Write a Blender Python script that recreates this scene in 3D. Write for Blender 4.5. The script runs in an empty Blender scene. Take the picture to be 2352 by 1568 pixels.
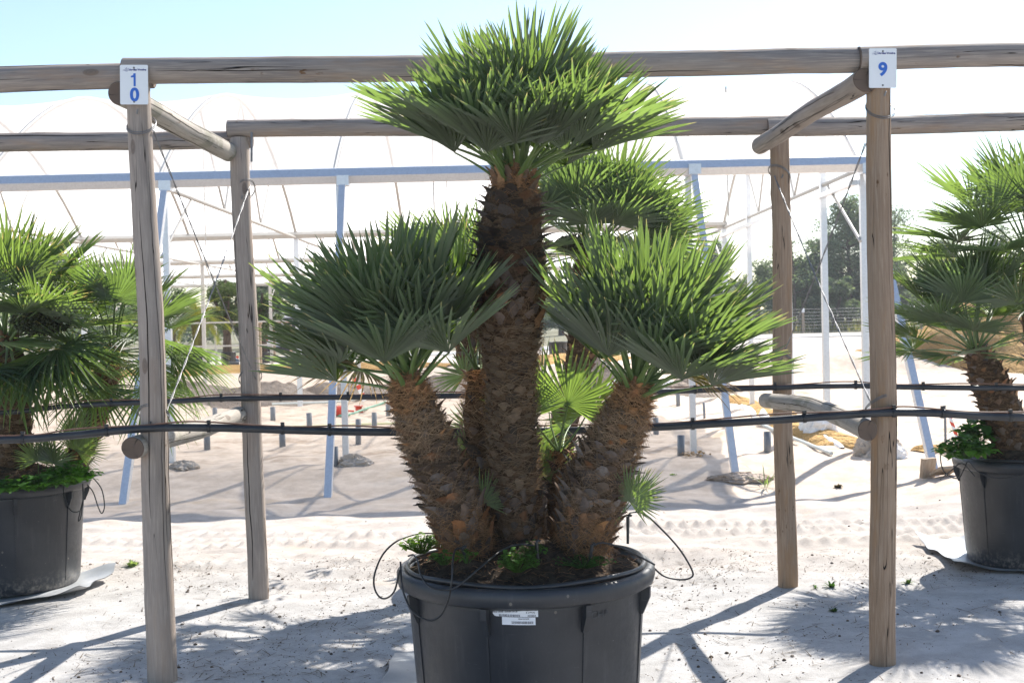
import bpy, math, random
import numpy as np
from mathutils import Vector, Matrix

sc = bpy.context.scene
col = sc.collection
R = math.radians
# ------------------------------------------------------------------ camera, sky, sun, exposure
PXW, PXH, FPX = 2352.0, 1568.0, 2850.0        # the photo measured on a 2352 x 1568 grid
PITCH, ROLL, CAMH = 49 / FPX, 0.0232, 1.6
cam_d = bpy.data.cameras.new('camera'); cam = bpy.data.objects.new('camera', cam_d); col.objects.link(cam)
fw = Vector((0, math.cos(PITCH), -math.sin(PITCH))); up0 = Vector((0, math.sin(PITCH), math.cos(PITCH))); rt0 = Vector((1, 0, 0))
rt = rt0 * math.cos(ROLL) - up0 * math.sin(ROLL); up = up0 * math.cos(ROLL) + rt0 * math.sin(ROLL)
CAM = Vector((0, 0, CAMH))
cam.matrix_world = Matrix(((rt.x, up.x, -fw.x, CAM.x), (rt.y, up.y, -fw.y, CAM.y), (rt.z, up.z, -fw.z, CAM.z), (0, 0, 0, 1)))
cam_d.sensor_width = 36; cam_d.lens = FPX / PXW * 36; cam_d.clip_end = 2000; cam_d.clip_start = .05
cam_d.dof.use_dof = True; cam_d.dof.focus_distance = 5.0; cam_d.dof.aperture_fstop = 9.0
sc.camera = cam

SUN_EL, SUN_AZ = R(44.5), R(36)                # sun behind the scene, to the right of straight ahead
S = Vector((math.sin(SUN_AZ) * math.cos(SUN_EL), math.cos(SUN_AZ) * math.cos(SUN_EL), math.sin(SUN_EL)))
w = bpy.data.worlds.new('World'); sc.world = w; w.use_nodes = True
nt = w.node_tree; sky = nt.nodes.new('ShaderNodeTexSky'); sky.sky_type = 'NISHITA'; sky.sun_disc = False
sky.sun_elevation = SUN_EL; sky.sun_rotation = SUN_AZ; sky.air_density = 1.0; sky.dust_density = .6; sky.ozone_density = 1.6
bg = nt.nodes['Background']; bg.inputs[1].default_value = .10
nt.links.new(sky.outputs[0], bg.inputs[0])
sd = bpy.data.lights.new('sun', 'SUN'); sd.energy = 4.6; sd.angle = R(.55); sd.color = (1, .95, .87)
so = bpy.data.objects.new('sun', sd); col.objects.link(so); so.rotation_euler = (-S).to_track_quat('-Z', 'Y').to_euler()
vs = sc.view_settings; vs.view_transform = 'Standard'; vs.look = 'None'; vs.gamma = 1; vs.use_curve_mapping = False
vs.exposure = 1.12
sc.render.engine = 'CYCLES'; sc.cycles.use_denoising = True
sc.cycles.max_bounces = 8; sc.cycles.transparent_max_bounces = 12; sc.cycles.sample_clamp_indirect = 6

# ------------------------------------------------------------------ helpers
def ray(x, y):
    return fw * FPX + rt * (x - PXW / 2) - up * (y - PXH / 2)
def at(x, y, Y):                                # the point on the sight line at depth Y
    if Y < 5.15: Y -= .15                       # the middle pot and all it carries stand a little nearer than first measured
    d = ray(x, y); return CAM + d * (Y / d.y)
def hashn(ix, iy, s):
    v = np.sin(ix * 127.1 + iy * 311.7 + s * 74.7) * 43758.5453
    return v - np.floor(v)
def vnoise(x, y, s=0):
    ix, iy = np.floor(x), np.floor(y); fx, fy = x - ix, y - iy
    fx = fx * fx * (3 - 2 * fx); fy = fy * fy * (3 - 2 * fy)
    a, b, c, d = hashn(ix, iy, s), hashn(ix + 1, iy, s), hashn(ix, iy + 1, s), hashn(ix + 1, iy + 1, s)
    return (a + (b - a) * fx) * (1 - fy) + (c + (d - c) * fx) * fy - .5
def sstep(a, b, x):
    t = np.clip((x - a) / (b - a), 0, 1); return t * t * (3 - 2 * t)
def G(x, y, cx, cy, rx, ry):
    return np.exp(-((x - cx) / rx) ** 2 - ((y - cy) / ry) ** 2)
def terrain(x, y):
    x = np.asarray(x, float); y = np.asarray(y, float)
    z = .0125 * np.maximum(0, y - 22) * sstep(-6, 14, x) * (1 - .5 * sstep(60, 140, y))
    z = z - .2 * sstep(8.2, 11, y) * (1 - sstep(12.4, 14.2, y)) * (1 - .75 * sstep(3.2, 5.0, x))
    wob = .12 * vnoise(x * .5, y * 0, 3)
    live = sstep(6.6, 8.2, y) * (1 - sstep(12, 14, y))
    for k, (yk, amp, per) in enumerate(((10.55, .035, .115), (10.1, .028, .13), (9.45, .026, .12), (8.75, .02, .14), (8.3, .016, .12))):
        d = y - yk - wob
        brk = .6 + 1.3 * vnoise(x * .9, y * 0 + k * 3.3, 14) + .5 * vnoise(x * 3.1, y * 2, 15)
        z = z + live * amp * np.exp(-(d / .11) ** 2) * 1.5 * np.clip(brk, .35, 1.5) * (1 + .55 * np.sin(x * 2 * math.pi / per + k * 1.7 + 2.2 * vnoise(x * 1.7, y * 0, 16)))
    z = z + live * (.045 * vnoise(x * 1.6, y * 2.6, 5) + .03 * vnoise(x * 4.2, y * 6, 6))
    z = z + .02 * vnoise(x * 1.3, y * 1.3, 8) + .012 * vnoise(x * 5, y * 5, 9)
    under = sstep(13, 15, y) * (1 - sstep(40, 60, y))
    z = z + under * (.07 * vnoise(x * 1.1, y * 1.1, 11) + .06 * vnoise(x * 3, y * 3, 12) + .03 * vnoise(x * 7, y * 7, 13))
    r = 1 + .5 * vnoise(x * 1.1, y * 1.1, 21) + .35 * vnoise(x * 3.3, y * 3.3, 22)
    for cx, cy, rx, ry, h in ((-6.6, 26, 1.5, 1.0, .72), (-4.6, 25.5, 1.6, .9, .62), (-8.5, 27, 1.5, 1.1, .6), (-3.0, 27.5, 1.5, 1.1, .55), (-1.3, 27, 1.3, 1, .5),
                              (1.5, 26.5, 1.6, 1.2, .75), (3.2, 25.0, 1.6, .9, .5), (-11, 26.5, 2, 1.1, .6), (5.4, 25, .9, .6, .35)):
        z = z + .25 * h * G(x, y, cx, cy, rx, ry) * r
    z = z + .5 * np.exp(-((y - 30.3 - .25 * (x - 8) - .8 * vnoise(x * .6, y * 0, 31)) / .9) ** 2) * sstep(5.0, 7.5, x) * (1 - sstep(20, 26, x)) * r
    z = z + .33 * G(x, y, 3.95, 16.6, 1.0, 1.1)
    return z
def th(x, y): return float(terrain(x, y))
def gnd(x, y):                                  # where the sight line meets the ground
    d = ray(x, y); t = 2.0 / FPX
    while t * d.y < 250:
        p = CAM + d * t
        if p.z < th(p.x, p.y): break
        t *= 1.004
    a, b = t / 1.004, t
    for _ in range(24):
        m = (a + b) / 2; p = CAM + d * m
        if p.z < th(p.x, p.y): b = m
        else: a = m
    p = CAM + d * b; return Vector((p.x, p.y, th(p.x, p.y)))

class MB:
    def __init__(s): s.V = []; s.F = []; s.n = 0
    def add(s, v, f, mat=0, smooth=True, col=None, uv=None):
        v = np.asarray(v, float).reshape(-1, 3); f = np.asarray(f, int)
        if f.size == 0: return
        s.V.append(v)
        if col is not None:
            col = np.asarray(col, float)
            if col.ndim == 1: col = np.tile(col, (len(f), 1))
        if uv is not None:
            uv = np.asarray(uv, float)
            if uv.ndim == 2: uv = uv[f]
        s.F.append((f + s.n, mat, smooth, col, uv)); s.n += len(v)
    def build(s, name, mats, parent=None, origin=None, matrix=None):
        me = bpy.data.meshes.new(name)
        V = np.concatenate(s.V) if s.V else np.zeros((0, 3))
        if origin is not None: V = V - np.asarray(origin, float)
        me.vertices.add(len(V)); me.vertices.foreach_set('co', V.ravel())
        nl = sum(f.size for f, *_ in s.F); nf = sum(len(f) for f, *_ in s.F)
        me.loops.add(nl); me.polygons.add(nf)
        me.loops.foreach_set('vertex_index', np.concatenate([f.ravel() for f, *_ in s.F]))
        tot = np.concatenate([np.full(len(f), f.shape[1]) for f, *_ in s.F])
        me.polygons.foreach_set('loop_start', np.concatenate([[0], np.cumsum(tot)[:-1]]).astype(np.int32))
        me.polygons.foreach_set('material_index', np.concatenate([np.full(len(f), m) for f, m, *_ in s.F]).astype(np.int32))
        me.polygons.foreach_set('use_smooth', np.concatenate([np.full(len(f), sm) for f, m, sm, *_ in s.F]).astype(bool))
        if any(c is not None for *_, c, u in s.F):
            a = me.color_attributes.new('col', 'FLOAT_COLOR', 'CORNER'); out = []
            for f, m, sm, c, u in s.F:
                c = np.ones((len(f), 3)) * .5 if c is None else c
                c4 = np.concatenate([c, np.ones((len(c), 1))], 1); out.append(np.repeat(c4, f.shape[1], 0))
            a.data.foreach_set('color', np.concatenate(out).ravel())
        if any(u is not None for *_, c, u in s.F):
            l = me.uv_layers.new(name='uv'); out = []
            for f, m, sm, c, u in s.F:
                out.append((np.zeros((f.size, 2)) if u is None else u.reshape(-1, 2)))
            l.data.foreach_set('uv', np.concatenate(out).ravel())
        for m in (mats if isinstance(mats, (list, tuple)) else [mats]): me.materials.append(m)
        me.update(calc_edges=True); me.validate()
        o = bpy.data.objects.new(name, me); col.objects.link(o)
        if matrix is not None: o.matrix_local = matrix
        elif origin is not None and parent is None: o.location = origin
        if parent is not None: o.parent = parent
        return o
    # --- shapes
    def grid(s, P, wrap=False, **k):              # P: (nu, nv, 3), u may close on itself
        nu, nv = P.shape[:2]; i = np.arange(nu if wrap else nu - 1)[:, None]; j = np.arange(nv - 1)[None, :]
        i2 = (i + 1) % nu
        f = np.stack([i * nv + j, i2 * nv + j, i2 * nv + j + 1, i * nv + j + 1], -1).reshape(-1, 4)
        s.add(P.reshape(-1, 3), f, **k)
    def tube(s, pts, rad, sides=8, cap=True, capmat=None, **k):
        pts = np.asarray([tuple(p) for p in pts], float); n = len(pts)
        rad = np.broadcast_to(np.asarray(rad, float), (n,))
        T = np.gradient(pts, axis=0); T /= np.linalg.norm(T, axis=1)[:, None] + 1e-12
        a = np.array([0, 0, 1.0]) if abs(T[0][2]) < .9 else np.array([1.0, 0, 0])
        N = np.cross(T[0], a); N /= np.linalg.norm(N); rings = []
        for q in range(n):
            N = N - T[q] * N.dot(T[q]); N /= np.linalg.norm(N) + 1e-12; B = np.cross(T[q], N)
            th_ = np.linspace(0, 2 * math.pi, sides, endpoint=False)
            rings.append(pts[q] + rad[q] * (np.cos(th_)[:, None] * N + np.sin(th_)[:, None] * B))
        P = np.stack(rings, 1)[::1]               # (sides, n, 3)
        s.grid(P, wrap=True, **k)
        if cap:
            kk = dict(k); kk['smooth'] = False
            if capmat is not None: kk['mat'] = capmat
            s.add(P[:, 0], [list(range(sides))], **kk); s.add(P[:, -1], [list(range(sides))[::-1]], **kk)
    def box(s, c, h, M=None, **k):
        v = np.array([[x, y, z] for x in (-1, 1) for y in (-1, 1) for z in (-1, 1)], float) * np.asarray(h, float)
        if M is not None: v = v @ np.array(M.to_3x3()).T
        k.setdefault('smooth', False)
        s.add(v + np.asarray(tuple(c), float), [[0, 1, 3, 2], [4, 6, 7, 5], [0, 4, 5, 1], [2, 3, 7, 6], [0, 2, 6, 4], [1, 5, 7, 3]], **k)
    def bar(s, A, B, wx, wy, upv=(0, 0, 1), **k):  # box beam from A to B
        A = Vector(A); B = Vector(B); z = (B - A).normalized(); x = Vector(upv).cross(z)
        if x.length < 1e-4: x = Vector((1, 0, 0))
        x.normalize(); y = z.cross(x)
        M = Matrix((x, y, z)).transposed(); s.box((A + B) / 2, (wx / 2, wy / 2, (B - A).length / 2), M, **k)
    def lathe(s, prof, n=64, c=(0, 0, 0), **k):
        t = np.linspace(0, 2 * math.pi, n, endpoint=False); pr = np.asarray(prof, float)
        P = np.stack([pr[None, :, 0] * np.cos(t)[:, None], pr[None, :, 0] * np.sin(t)[:, None], np.broadcast_to(pr[None, :, 1], (n, len(pr)))], -1) + np.asarray(c, float)
        s.grid(P, wrap=True, **k)

def tag(o, label=None, cat=None, group=None, kind=None):
    if label: o['label'] = label
    if cat: o['category'] = cat
    if group: o['group'] = group
    if kind: o['kind'] = kind
    return o
def empty(name, loc=(0, 0, 0), label=None, cat=None, group=None, rz=0):
    o = bpy.data.objects.new(name, None); col.objects.link(o); o.location = loc; o.rotation_euler = (0, 0, rz)
    o.empty_display_size = .1
    return tag(o, label, cat, group)
def smooth_path(P, n=10):
    P = [Vector(p) for p in P]; P = [P[0] * 2 - P[1]] + P + [P[-1] * 2 - P[-2]]; out = []
    for i in range(1, len(P) - 2):
        a, b, c, d = P[i - 1:i + 3]
        for q in range(n):
            t = q / n
            out.append(.5 * ((2 * b) + (c - a) * t + (2 * a - 5 * b + 4 * c - d) * t * t + (3 * b - a - 3 * c + d) * t ** 3))
    out.append(P[-2]); return out

# ------------------------------------------------------------------ materials
class NT:
    def __init__(s, name):
        s.m = bpy.data.materials.new(name); s.m.use_nodes = True; s.t = s.m.node_tree; s.t.nodes.clear()
        s.out = s.n('OutputMaterial'); s.p = s.n('BsdfPrincipled'); s.l(s.p.outputs[0], s.out.inputs[0])
    def n(s, t, **k):
        x = s.t.nodes.new('ShaderNode' + t)
        for a, b in k.items(): setattr(x, a, b)
        return x
    def l(s, a, b): s.t.links.new(a, b)
    def set(s, sock, v):
        if hasattr(v, 'is_output') or isinstance(v, bpy.types.NodeSocket): s.l(v, sock)
        else: sock.default_value = (tuple(v) + (1,)) if isinstance(v, (tuple, list)) and len(v) == 3 and sock.type == 'RGBA' else v
    def noise(s, vec, scale, detail=4, rough=.55, dist=0):
        x = s.n('TexNoise'); s.l(vec, x.inputs['Vector']); x.inputs['Scale'].default_value = scale; x.inputs['Detail'].default_value = detail
        x.inputs['Roughness'].default_value = rough; x.inputs['Distortion'].default_value = dist; return x.outputs['Fac']
    def voro(s, vec, scale, feat='F1', out='Distance'):
        x = s.n('TexVoronoi', feature=feat); s.l(vec, x.inputs['Vector']); x.inputs['Scale'].default_value = scale; return x.outputs[out]
    def mapping(s, vec, sc_):
        x = s.n('Mapping'); s.l(vec, x.inputs['Vector']); x.inputs['Scale'].default_value = sc_; return x.outputs[0]
    def rng(s, v, a, b, c=0., d=1., smooth=True):
        x = s.n('MapRange'); x.interpolation_type = 'SMOOTHSTEP' if smooth else 'LINEAR'; s.set(x.inputs[0], v)
        for i, q in enumerate((a, b, c, d)): x.inputs[i + 1].default_value = q
        return x.outputs[0]
    def mix(s, f, a, b, mode='MIX'):
        x = s.n('Mix', data_type='RGBA', blend_type=mode); s.set(x.inputs[0], f); s.set(x.inputs[6], a); s.set(x.inputs[7], b); return x.outputs[2]
    def math(s, op, a, b=0.):
        x = s.n('Math', operation=op); s.set(x.inputs[0], a); s.set(x.inputs[1], b); return x.outputs[0]
    def coord(s, k='Object'): return s.n('TexCoord').outputs[k]
    def attr(s, name): return s.n('Attribute', attribute_name=name).outputs['Color']
    def rand(s): return s.n('ObjectInfo').outputs['Random']
    def bump(s, h, strength=.3, dist=.01):
        x = s.n('Bump'); s.l(h, x.inputs['Height']); x.inputs['Strength'].default_value = strength; x.inputs['Distance'].default_value = dist
        s.l(x.outputs[0], s.p.inputs['Normal']); return x.outputs[0]
    def P(s, **k):
        for a, b in k.items(): s.set(s.p.inputs[{'color': 'Base Color', 'rough': 'Roughness', 'metal': 'Metallic', 'spec': 'Specular IOR Level'}.get(a, a)], b)
        return s
def plain(name, c1, c2=None, scale=6, rough=.6, metal=0., spec=.5, bump=0, stretch=(1, 1, 1), detail=4, bd=.01):
    t = NT(name); v = t.mapping(t.coord(), stretch); f = t.noise(v, scale, detail)
    t.P(color=t.mix(t.rng(f, .3, .7), c1, c2 or tuple(min(1, x * 1.25) for x in c1)), rough=rough, metal=metal, spec=spec)
    if bump: t.bump(t.noise(v, scale * 4, 5), bump, bd)
    return t.m
def colmat(name, rough=.75, trans=0., tcol=None, spec=.25, tint=None):   # colour comes from the mesh's own colour attribute
    t = NT(name); c = t.attr('col'); f = t.noise(t.coord(), 60, 3)
    c = t.mix(t.rng(f, .3, .7), t.mix(1, c, (.72, .72, .72), 'MULTIPLY'), c); t.P(color=c, rough=rough, spec=spec)
    if trans:
        tr = t.n('BsdfTranslucent'); t.set(tr.inputs[0], t.mix(1, c, tcol or (1, 1, 1), 'MULTIPLY')); ms = t.n('MixShader'); ms.inputs[0].default_value = trans
        t.l(t.p.outputs[0], ms.inputs[1]); t.l(tr.outputs[0], ms.inputs[2]); t.l(ms.outputs[0], t.out.inputs[0])
    return t.m

def mat_leaf(name, top, under, trans, tipc, fac=.42, tip=.9):
    t = NT(name); uv = t.n('SeparateXYZ'); t.l(t.coord('UV'), uv.inputs[0]); u, v = uv.outputs[0], uv.outputs[1]
    back = t.n('NewGeometry').outputs['Backfacing']; obj = t.coord()
    r = t.math('ADD', t.math('MULTIPLY', t.rand(), .5), t.math('MULTIPLY', v, .5))
    def vary(c): return t.mix(r, tuple(x * .68 for x in c), tuple(x * 1.28 for x in c))
    streak = t.noise(t.mapping(obj, (12, 12, 12)), 9, 4, .7)
    c = t.mix(back, vary(under), vary(top)); c = t.mix(t.rng(streak, .35, .75), t.mix(1, c, (.8, .82, .8), 'MULTIPLY'), c)
    edge = t.math('ADD', u, t.math('MULTIPLY', t.math('SUBTRACT', v, .5), .16))
    tipf = t.rng(edge, tip, tip + .1); c = t.mix(tipf, c, tipc)
    t.P(color=c, rough=.4, spec=.5)
    tr = t.n('BsdfTranslucent'); t.set(tr.inputs[0], t.mix(tipf, vary(trans), tuple(x * 1.6 for x in tipc)))
    ms = t.n('MixShader'); ms.inputs[0].default_value = fac
    t.l(t.p.outputs[0], ms.inputs[1]); t.l(tr.outputs[0], ms.inputs[2]); t.l(ms.outputs[0], t.out.inputs[0]); return t.m

M = {}
M['leaf'] = mat_leaf('palm_leaf', (.026, .056, .030), (.175, .20, .14), (.24, .375, .06), (.38, .33, .13), .42, .95)
M['leaf_light'] = mat_leaf('palm_leaf_light', (.04, .078, .036), (.165, .19, .125), (.29, .44, .06), (.4, .31, .1), .42, .88)
M['leaf_old'] = mat_leaf('palm_leaf_old', (.16, .14, .05), (.24, .21, .12), (.4, .34, .08), (.3, .2, .09), .36, .6)
M['petiole'] = plain('petiole_green', (.085, .145, .04), (.14, .20, .06), 8, .45)
def mat_trunk():
    t = NT('trunk_core'); o = t.coord(); a = t.noise(t.mapping(o, (1, 1, 3.2)), 14, 6, .7); b = t.noise(o, 70, 4, .7)
    c = t.mix(t.rng(a, .3, .72), (.03, .02, .014), (.19, .115, .065)); c = t.mix(t.rng(b, .5, .75), c, (.27, .18, .11)); t.P(color=c, rough=.95, spec=.1)
    t.bump(b, .9, .02); return t.m
M['trunk'] = mat_trunk()
M['scale'] = colmat('leaf_base_scale', .6, 0, None, .35)
M['fibre'] = colmat('palm_fibre', .8, .25, (1.5, 1.2, .9), .2)
def mat_wood(name, ca, cb, cc, moss=0., rust=0.):
    t = NT(name); uvs = t.n('SeparateXYZ'); uv = t.coord('UV'); t.l(uv, uvs.inputs[0]); o = t.coord(); rnd = t.rand()
    off = t.n('VectorMath', operation='ADD'); t.l(uv, off.inputs[0]); cb_ = t.n('CombineXYZ'); t.l(t.math('MULTIPLY', rnd, 37.), cb_.inputs[0]); t.l(t.math('MULTIPLY', rnd, 91.), cb_.inputs[1]); t.l(cb_.outputs[0], off.inputs[1])
    q = off.outputs[0]
    grain = t.noise(t.mapping(q, (38, 1.7, 1)), 3, 6, .65, .4); fine = t.noise(t.mapping(q, (150, 5, 1)), 2, 4, .7); broad = t.noise(t.mapping(q, (4, .9, 1)), 1.6, 4)
    c = t.mix(t.rng(broad, .32, .68), ca, cb); c = t.mix(t.rng(grain, .42, .78), c, cc); c = t.mix(t.rng(fine, .52, .82, 0, .55), c, tuple(x * .5 for x in ca))
    crk = t.noise(t.mapping(q, (7.5, .2, 1)), 2.2, 3, .45, .15); line = t.math('ABSOLUTE', t.math('SUBTRACT', crk, .5)); f1 = t.rng(line, .0012, .0042, 1, 0)
    f2 = t.math('MULTIPLY', f1, t.rng(t.noise(t.mapping(q, (2, .8, 1)), 2, 2), .47, .52)); c = t.mix(f2, c, (.012, .009, .008))
    kv = t.mapping(q, (7, 3.2, 1)); kd = t.voro(kv, 1.0); kc = t.n('SeparateColor'); t.l(t.voro(kv, 1.0, 'F1', 'Color'), kc.inputs[0])
    kf = t.math('MULTIPLY', t.rng(kd, .1, .135, 1, 0), t.rng(kc.outputs[0], .38, .4)); ring = t.math('SINE', t.math('MULTIPLY', kd, 150.))
    c = t.mix(kf, c, t.mix(t.rng(ring, -.5, .7), (.035, .02, .014), (.12, .07, .045)))
    halo = t.math('MULTIPLY', t.rng(kd, .1, .34, .55, 0), t.rng(kc.outputs[0], .38, .4)); c = t.mix(halo, c, tuple(x * .8 for x in cb))
    blot = t.math('MULTIPLY', t.rng(t.noise(t.mapping(q, (16, 7, 1)), 1.5, 3, .6), .62, .7), t.rng(t.noise(t.mapping(q, (3, 1.2, 1)), 1.1, 2), .52, .62)); c = t.mix(blot, c, (.13, .07, .035))
    if rust:
        rf = t.math('MULTIPLY', t.rng(t.noise(t.mapping(q, (5, .8, 1)), 2.1, 4, .65), .5, .68), rust); c = t.mix(rf, c, (.36, .205, .10))
    if moss:
        mf = t.math('MULTIPLY', t.rng(t.noise(t.mapping(q, (3, 2.4, 1)), 1.5, 4, .7), .5, .62), moss); c = t.mix(mf, c, (.07, .085, .03))
    t.P(color=c, rough=.8, spec=.2)
    h = t.math('SUBTRACT', t.math('ADD', t.math('MULTIPLY', grain, .35), t.math('MULTIPLY', fine, .2)), t.math('MULTIPLY', f2, 1.2)); t.bump(h, .7, .006); return t.m
M['wood'] = mat_wood('weathered_pine', (.27, .225, .195), (.38, .315, .27), (.45, .38, .32), 0, .15)
M['wood_brown'] = mat_wood('brown_pine', (.26, .18, .125), (.345, .245, .17), (.42, .32, .24), 0, .55)
M['wood_beam'] = mat_wood('weathered_beam', (.225, .195, .18), (.33, .275, .235), (.40, .34, .29), 0, .3)
M['wood_pale'] = mat_wood('bleached_pine', (.31, .28, .245), (.42, .375, .325), (.49, .445, .39), .35)
M['crack'] = plain('drying_crack', (.018, .014, .012), (.03, .022, .018), 20, .95, 0, .05)
def mat_end():
    t = NT('end_grain'); o = t.coord(); s_ = t.n('SeparateXYZ'); t.l(o, s_.inputs[0]); rr = t.math('SQRT', t.math('ADD', t.math('POWER', s_.outputs[0], 2.), t.math('POWER', s_.outputs[1], 2.)))
    ring = t.math('SINE', t.math('ADD', t.math('MULTIPLY', rr, 900.), t.math('MULTIPLY', t.noise(o, 20, 3), 6.)))
    c = t.mix(t.rng(ring, -.8, .8), (.1, .068, .05), (.175, .125, .095)); an = t.math('ARCTAN2', s_.outputs[0], s_.outputs[1]); ck = t.math('ABSOLUTE', t.math('SINE', t.math('ADD', t.math('MULTIPLY', an, 1.5), t.math('MULTIPLY', t.noise(o, 25, 2), 1.5))))
    c = t.mix(t.rng(ck, .03, .09, .9, 0), c, (.015, .01, .008)); t.P(color=c, rough=.9); return t.m
M['end'] = mat_end()
def mat_plastic(name, c, dust=(.2, .19, .18)):
    t = NT(name); o = t.coord(); st = t.noise(t.mapping(o, (9, 9, .9)), 4, 5, .7); sp = t.noise(o, 38, 4, .7); lo = t.noise(o, 3, 4)
    cc = t.mix(t.rng(st, .52, .85, 0, .26), c, dust); cc = t.mix(t.rng(sp, .66, .78, 0, .3), cc, dust); cc = t.mix(t.rng(lo, .35, .75, 0, .18), cc, dust)
    z = t.n('SeparateXYZ'); t.l(o, z.inputs[0]); splash = t.math('MULTIPLY', t.rng(z.outputs[2], .0, .16, 1, 0), t.rng(sp, .42, .7)); cc = t.mix(t.math('MULTIPLY', splash, .6), cc, (.3, .27, .23))
    sc_ = t.noise(t.mapping(o, (3, 3, 26)), 5, 4, .75); cc = t.mix(t.math('MULTIPLY', t.rng(sc_, .66, .72), .5), cc, (.16, .16, .165)); mud = t.voro(t.mapping(o, (1, 1, .8)), 16); cc = t.mix(t.math('MULTIPLY', t.rng(mud, .07, .10, .5, 0), t.rng(lo, .5, .6)), cc, (.3, .26, .21))
    drip_ = t.noise(t.mapping(o, (26, 26, .7)), 2, 3, .6); cc = t.mix(t.math('MULTIPLY', t.rng(drip_, .64, .74), t.rng(z.outputs[2], .1, .35, .4, 0)), cc, (.24, .21, .17))
    t.P(color=cc, rough=t.rng(sp, .3, .8, .36, .55, False), spec=.5); t.bump(t.noise(o, 9, 4), .12, .02); return t.m
M['pot'] = mat_plastic('dark_grey_plastic', (.016, .0185, .024), (.13, .13, .135))
M['black_plastic'] = plain('black_plastic', (.018, .019, .022), (.035, .036, .04), 10, .38)
M['rubber'] = plain('black_hose', (.012, .012, .013), (.025, .025, .027), 30, .45)
M['copper_tube'] = plain('brown_tube', (.16, .08, .05), (.22, .12, .08), 10, .5)
M['soil'] = plain('dark_soil', (.03, .021, .016), (.095, .07, .05), 30, .95, 0, .1, 1.0, (1, 1, 1), 8)
def mat_steel(name, c, rough, metal):
    t = NT(name); o = t.coord(); sp = t.voro(o, 60, 'F1', 'Color'); f = t.noise(o, 5, 5, .7); g = t.n('SeparateColor'); t.l(sp, g.inputs[0])
    cc = t.mix(t.rng(g.outputs[0], .2, .9, 0, .35), c, tuple(x * .78 for x in c)); cc = t.mix(t.rng(f, .5, .8, 0, .3), cc, (.5, .5, .5))
    t.P(color=cc, rough=rough, metal=metal); return t.m
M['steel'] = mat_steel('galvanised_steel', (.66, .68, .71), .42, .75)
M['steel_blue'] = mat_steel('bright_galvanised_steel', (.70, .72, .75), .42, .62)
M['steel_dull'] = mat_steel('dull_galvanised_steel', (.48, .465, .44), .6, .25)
M['wire'] = plain('fence_wire', (.16, .16, .165), (.26, .26, .27), 20, .45, .6)
def mat_film():
    t = NT('white_film'); o = t.coord(); f = t.noise(t.mapping(o, (.5, .5, .5)), 2, 4)
    c = t.mix(t.rng(f, .3, .7), (.92, .92, .93), (.96, .96, .96)); t.P(color=c, rough=.5, spec=.3)
    tr = t.n('BsdfTranslucent'); t.set(tr.inputs[0], (.98, .98, .97)); a = t.n('MixShader'); a.inputs[0].default_value = .76; t.l(t.p.outputs[0], a.inputs[1]); t.l(tr.outputs[0], a.inputs[2])
    tp = t.n('BsdfTransparent'); tp.inputs[0].default_value = (1, .99, .97, 1); b = t.n('MixShader'); b.inputs[0].default_value = .27; t.l(a.outputs[0], b.inputs[1]); t.l(tp.outputs[0], b.inputs[2])
    t.l(b.outputs[0], t.out.inputs[0]); return t.m
M['film'] = mat_film()
M['sign_white'] = plain('sign_white', (.78, .79, .80), (.82, .82, .83), 3, .4)
M['sign_blue'] = plain('sign_blue', (.02, .12, .5), (.025, .14, .55), 3, .4)
M['logo_navy'] = plain('logo_navy', (.02, .035, .2), (.03, .045, .25), 3, .45)
M['paper'] = plain('label_paper', (.76, .77, .8), (.84, .84, .86), 8, .55)
M['ink'] = plain('label_ink', (.05, .05, .07), (.09, .09, .12), 8, .6)
M['scratch'] = plain('scratched_plastic', (.03, .033, .04), (.045, .048, .055), 30, .6)
M['pvc'] = plain('grey_pipe_plastic', (.15, .165, .185), (.21, .225, .24), 6, .45)
M['pvc_pale'] = plain('pale_pipe_plastic', (.5, .54, .52), (.6, .62, .6), 5, .5)
M['hose_yellow'] = plain('pale_yellow_hose', (.62, .6, .32), (.7, .68, .42), 5, .5)
M['hose_green'] = plain('green_hose', (.12, .3, .2), (.2, .4, .28), 5, .5)
M['red'] = plain('red_plastic', (.55, .05, .03), (.65, .09, .05), 6, .4)
M['white'] = plain('white_plastic', (.75, .75, .75), (.82, .82, .82), 4, .5)
M['mat_sheet'] = plain('grey_plastic_sheet', (.3, .315, .33), (.46, .47, .48), 3, .38, 0, .6)
M['mat_dark'] = plain('slate_plastic_sheet', (.12, .135, .15), (.2, .215, .23), 3, .45)
M['plank'] = plain('rough_plank', (.3, .22, .15), (.42, .34, .26), 6, .8, 0, .2, .3, (1, 8, 1))
M['sand_heap'] = plain('loose_sand', (.38, .30, .235), (.52, .43, .36), 5, .95, 0, .1, 1.0, (1, 1, 1), 8)
M['concrete'] = plain('rough_concrete', (.40, .34, .28), (.56, .49, .42), 7, .95, 0, .2, 1.0)
M['herb'] = colmat('green_herb', .55, .4, (2.2, 2.2, 1.0))
M['foliage'] = colmat('tree_foliage', .6, .42, (1.9, 2.0, 1.1))
M['bark'] = plain('tree_bark', (.055, .042, .034), (.13, .1, .08), 6, .95, 0, .1, .8, (3, 3, .6))
M['ochre'] = plain('ochre_sand', (.34, .20, .075), (.50, .325, .14), 1.2, .95, 0, .1, 1.0, (1, 1, 1), 8, .25)
M['spoil'] = plain('grey_spoil_sand', (.20, .165, .14), (.33, .28, .24), 1.6, .95, 0, .1, 1.0, (1, 1, 1), 8, .15)
M['stone'] = colmat('stone', .9)
M['fruit'] = plain('dark_fruit', (.02, .028, .008), (.07, .07, .018), 30, .45)
M['glass_dark'] = plain('dark_glass', (.02, .022, .025), (.03, .032, .035), 3, .12)
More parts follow.
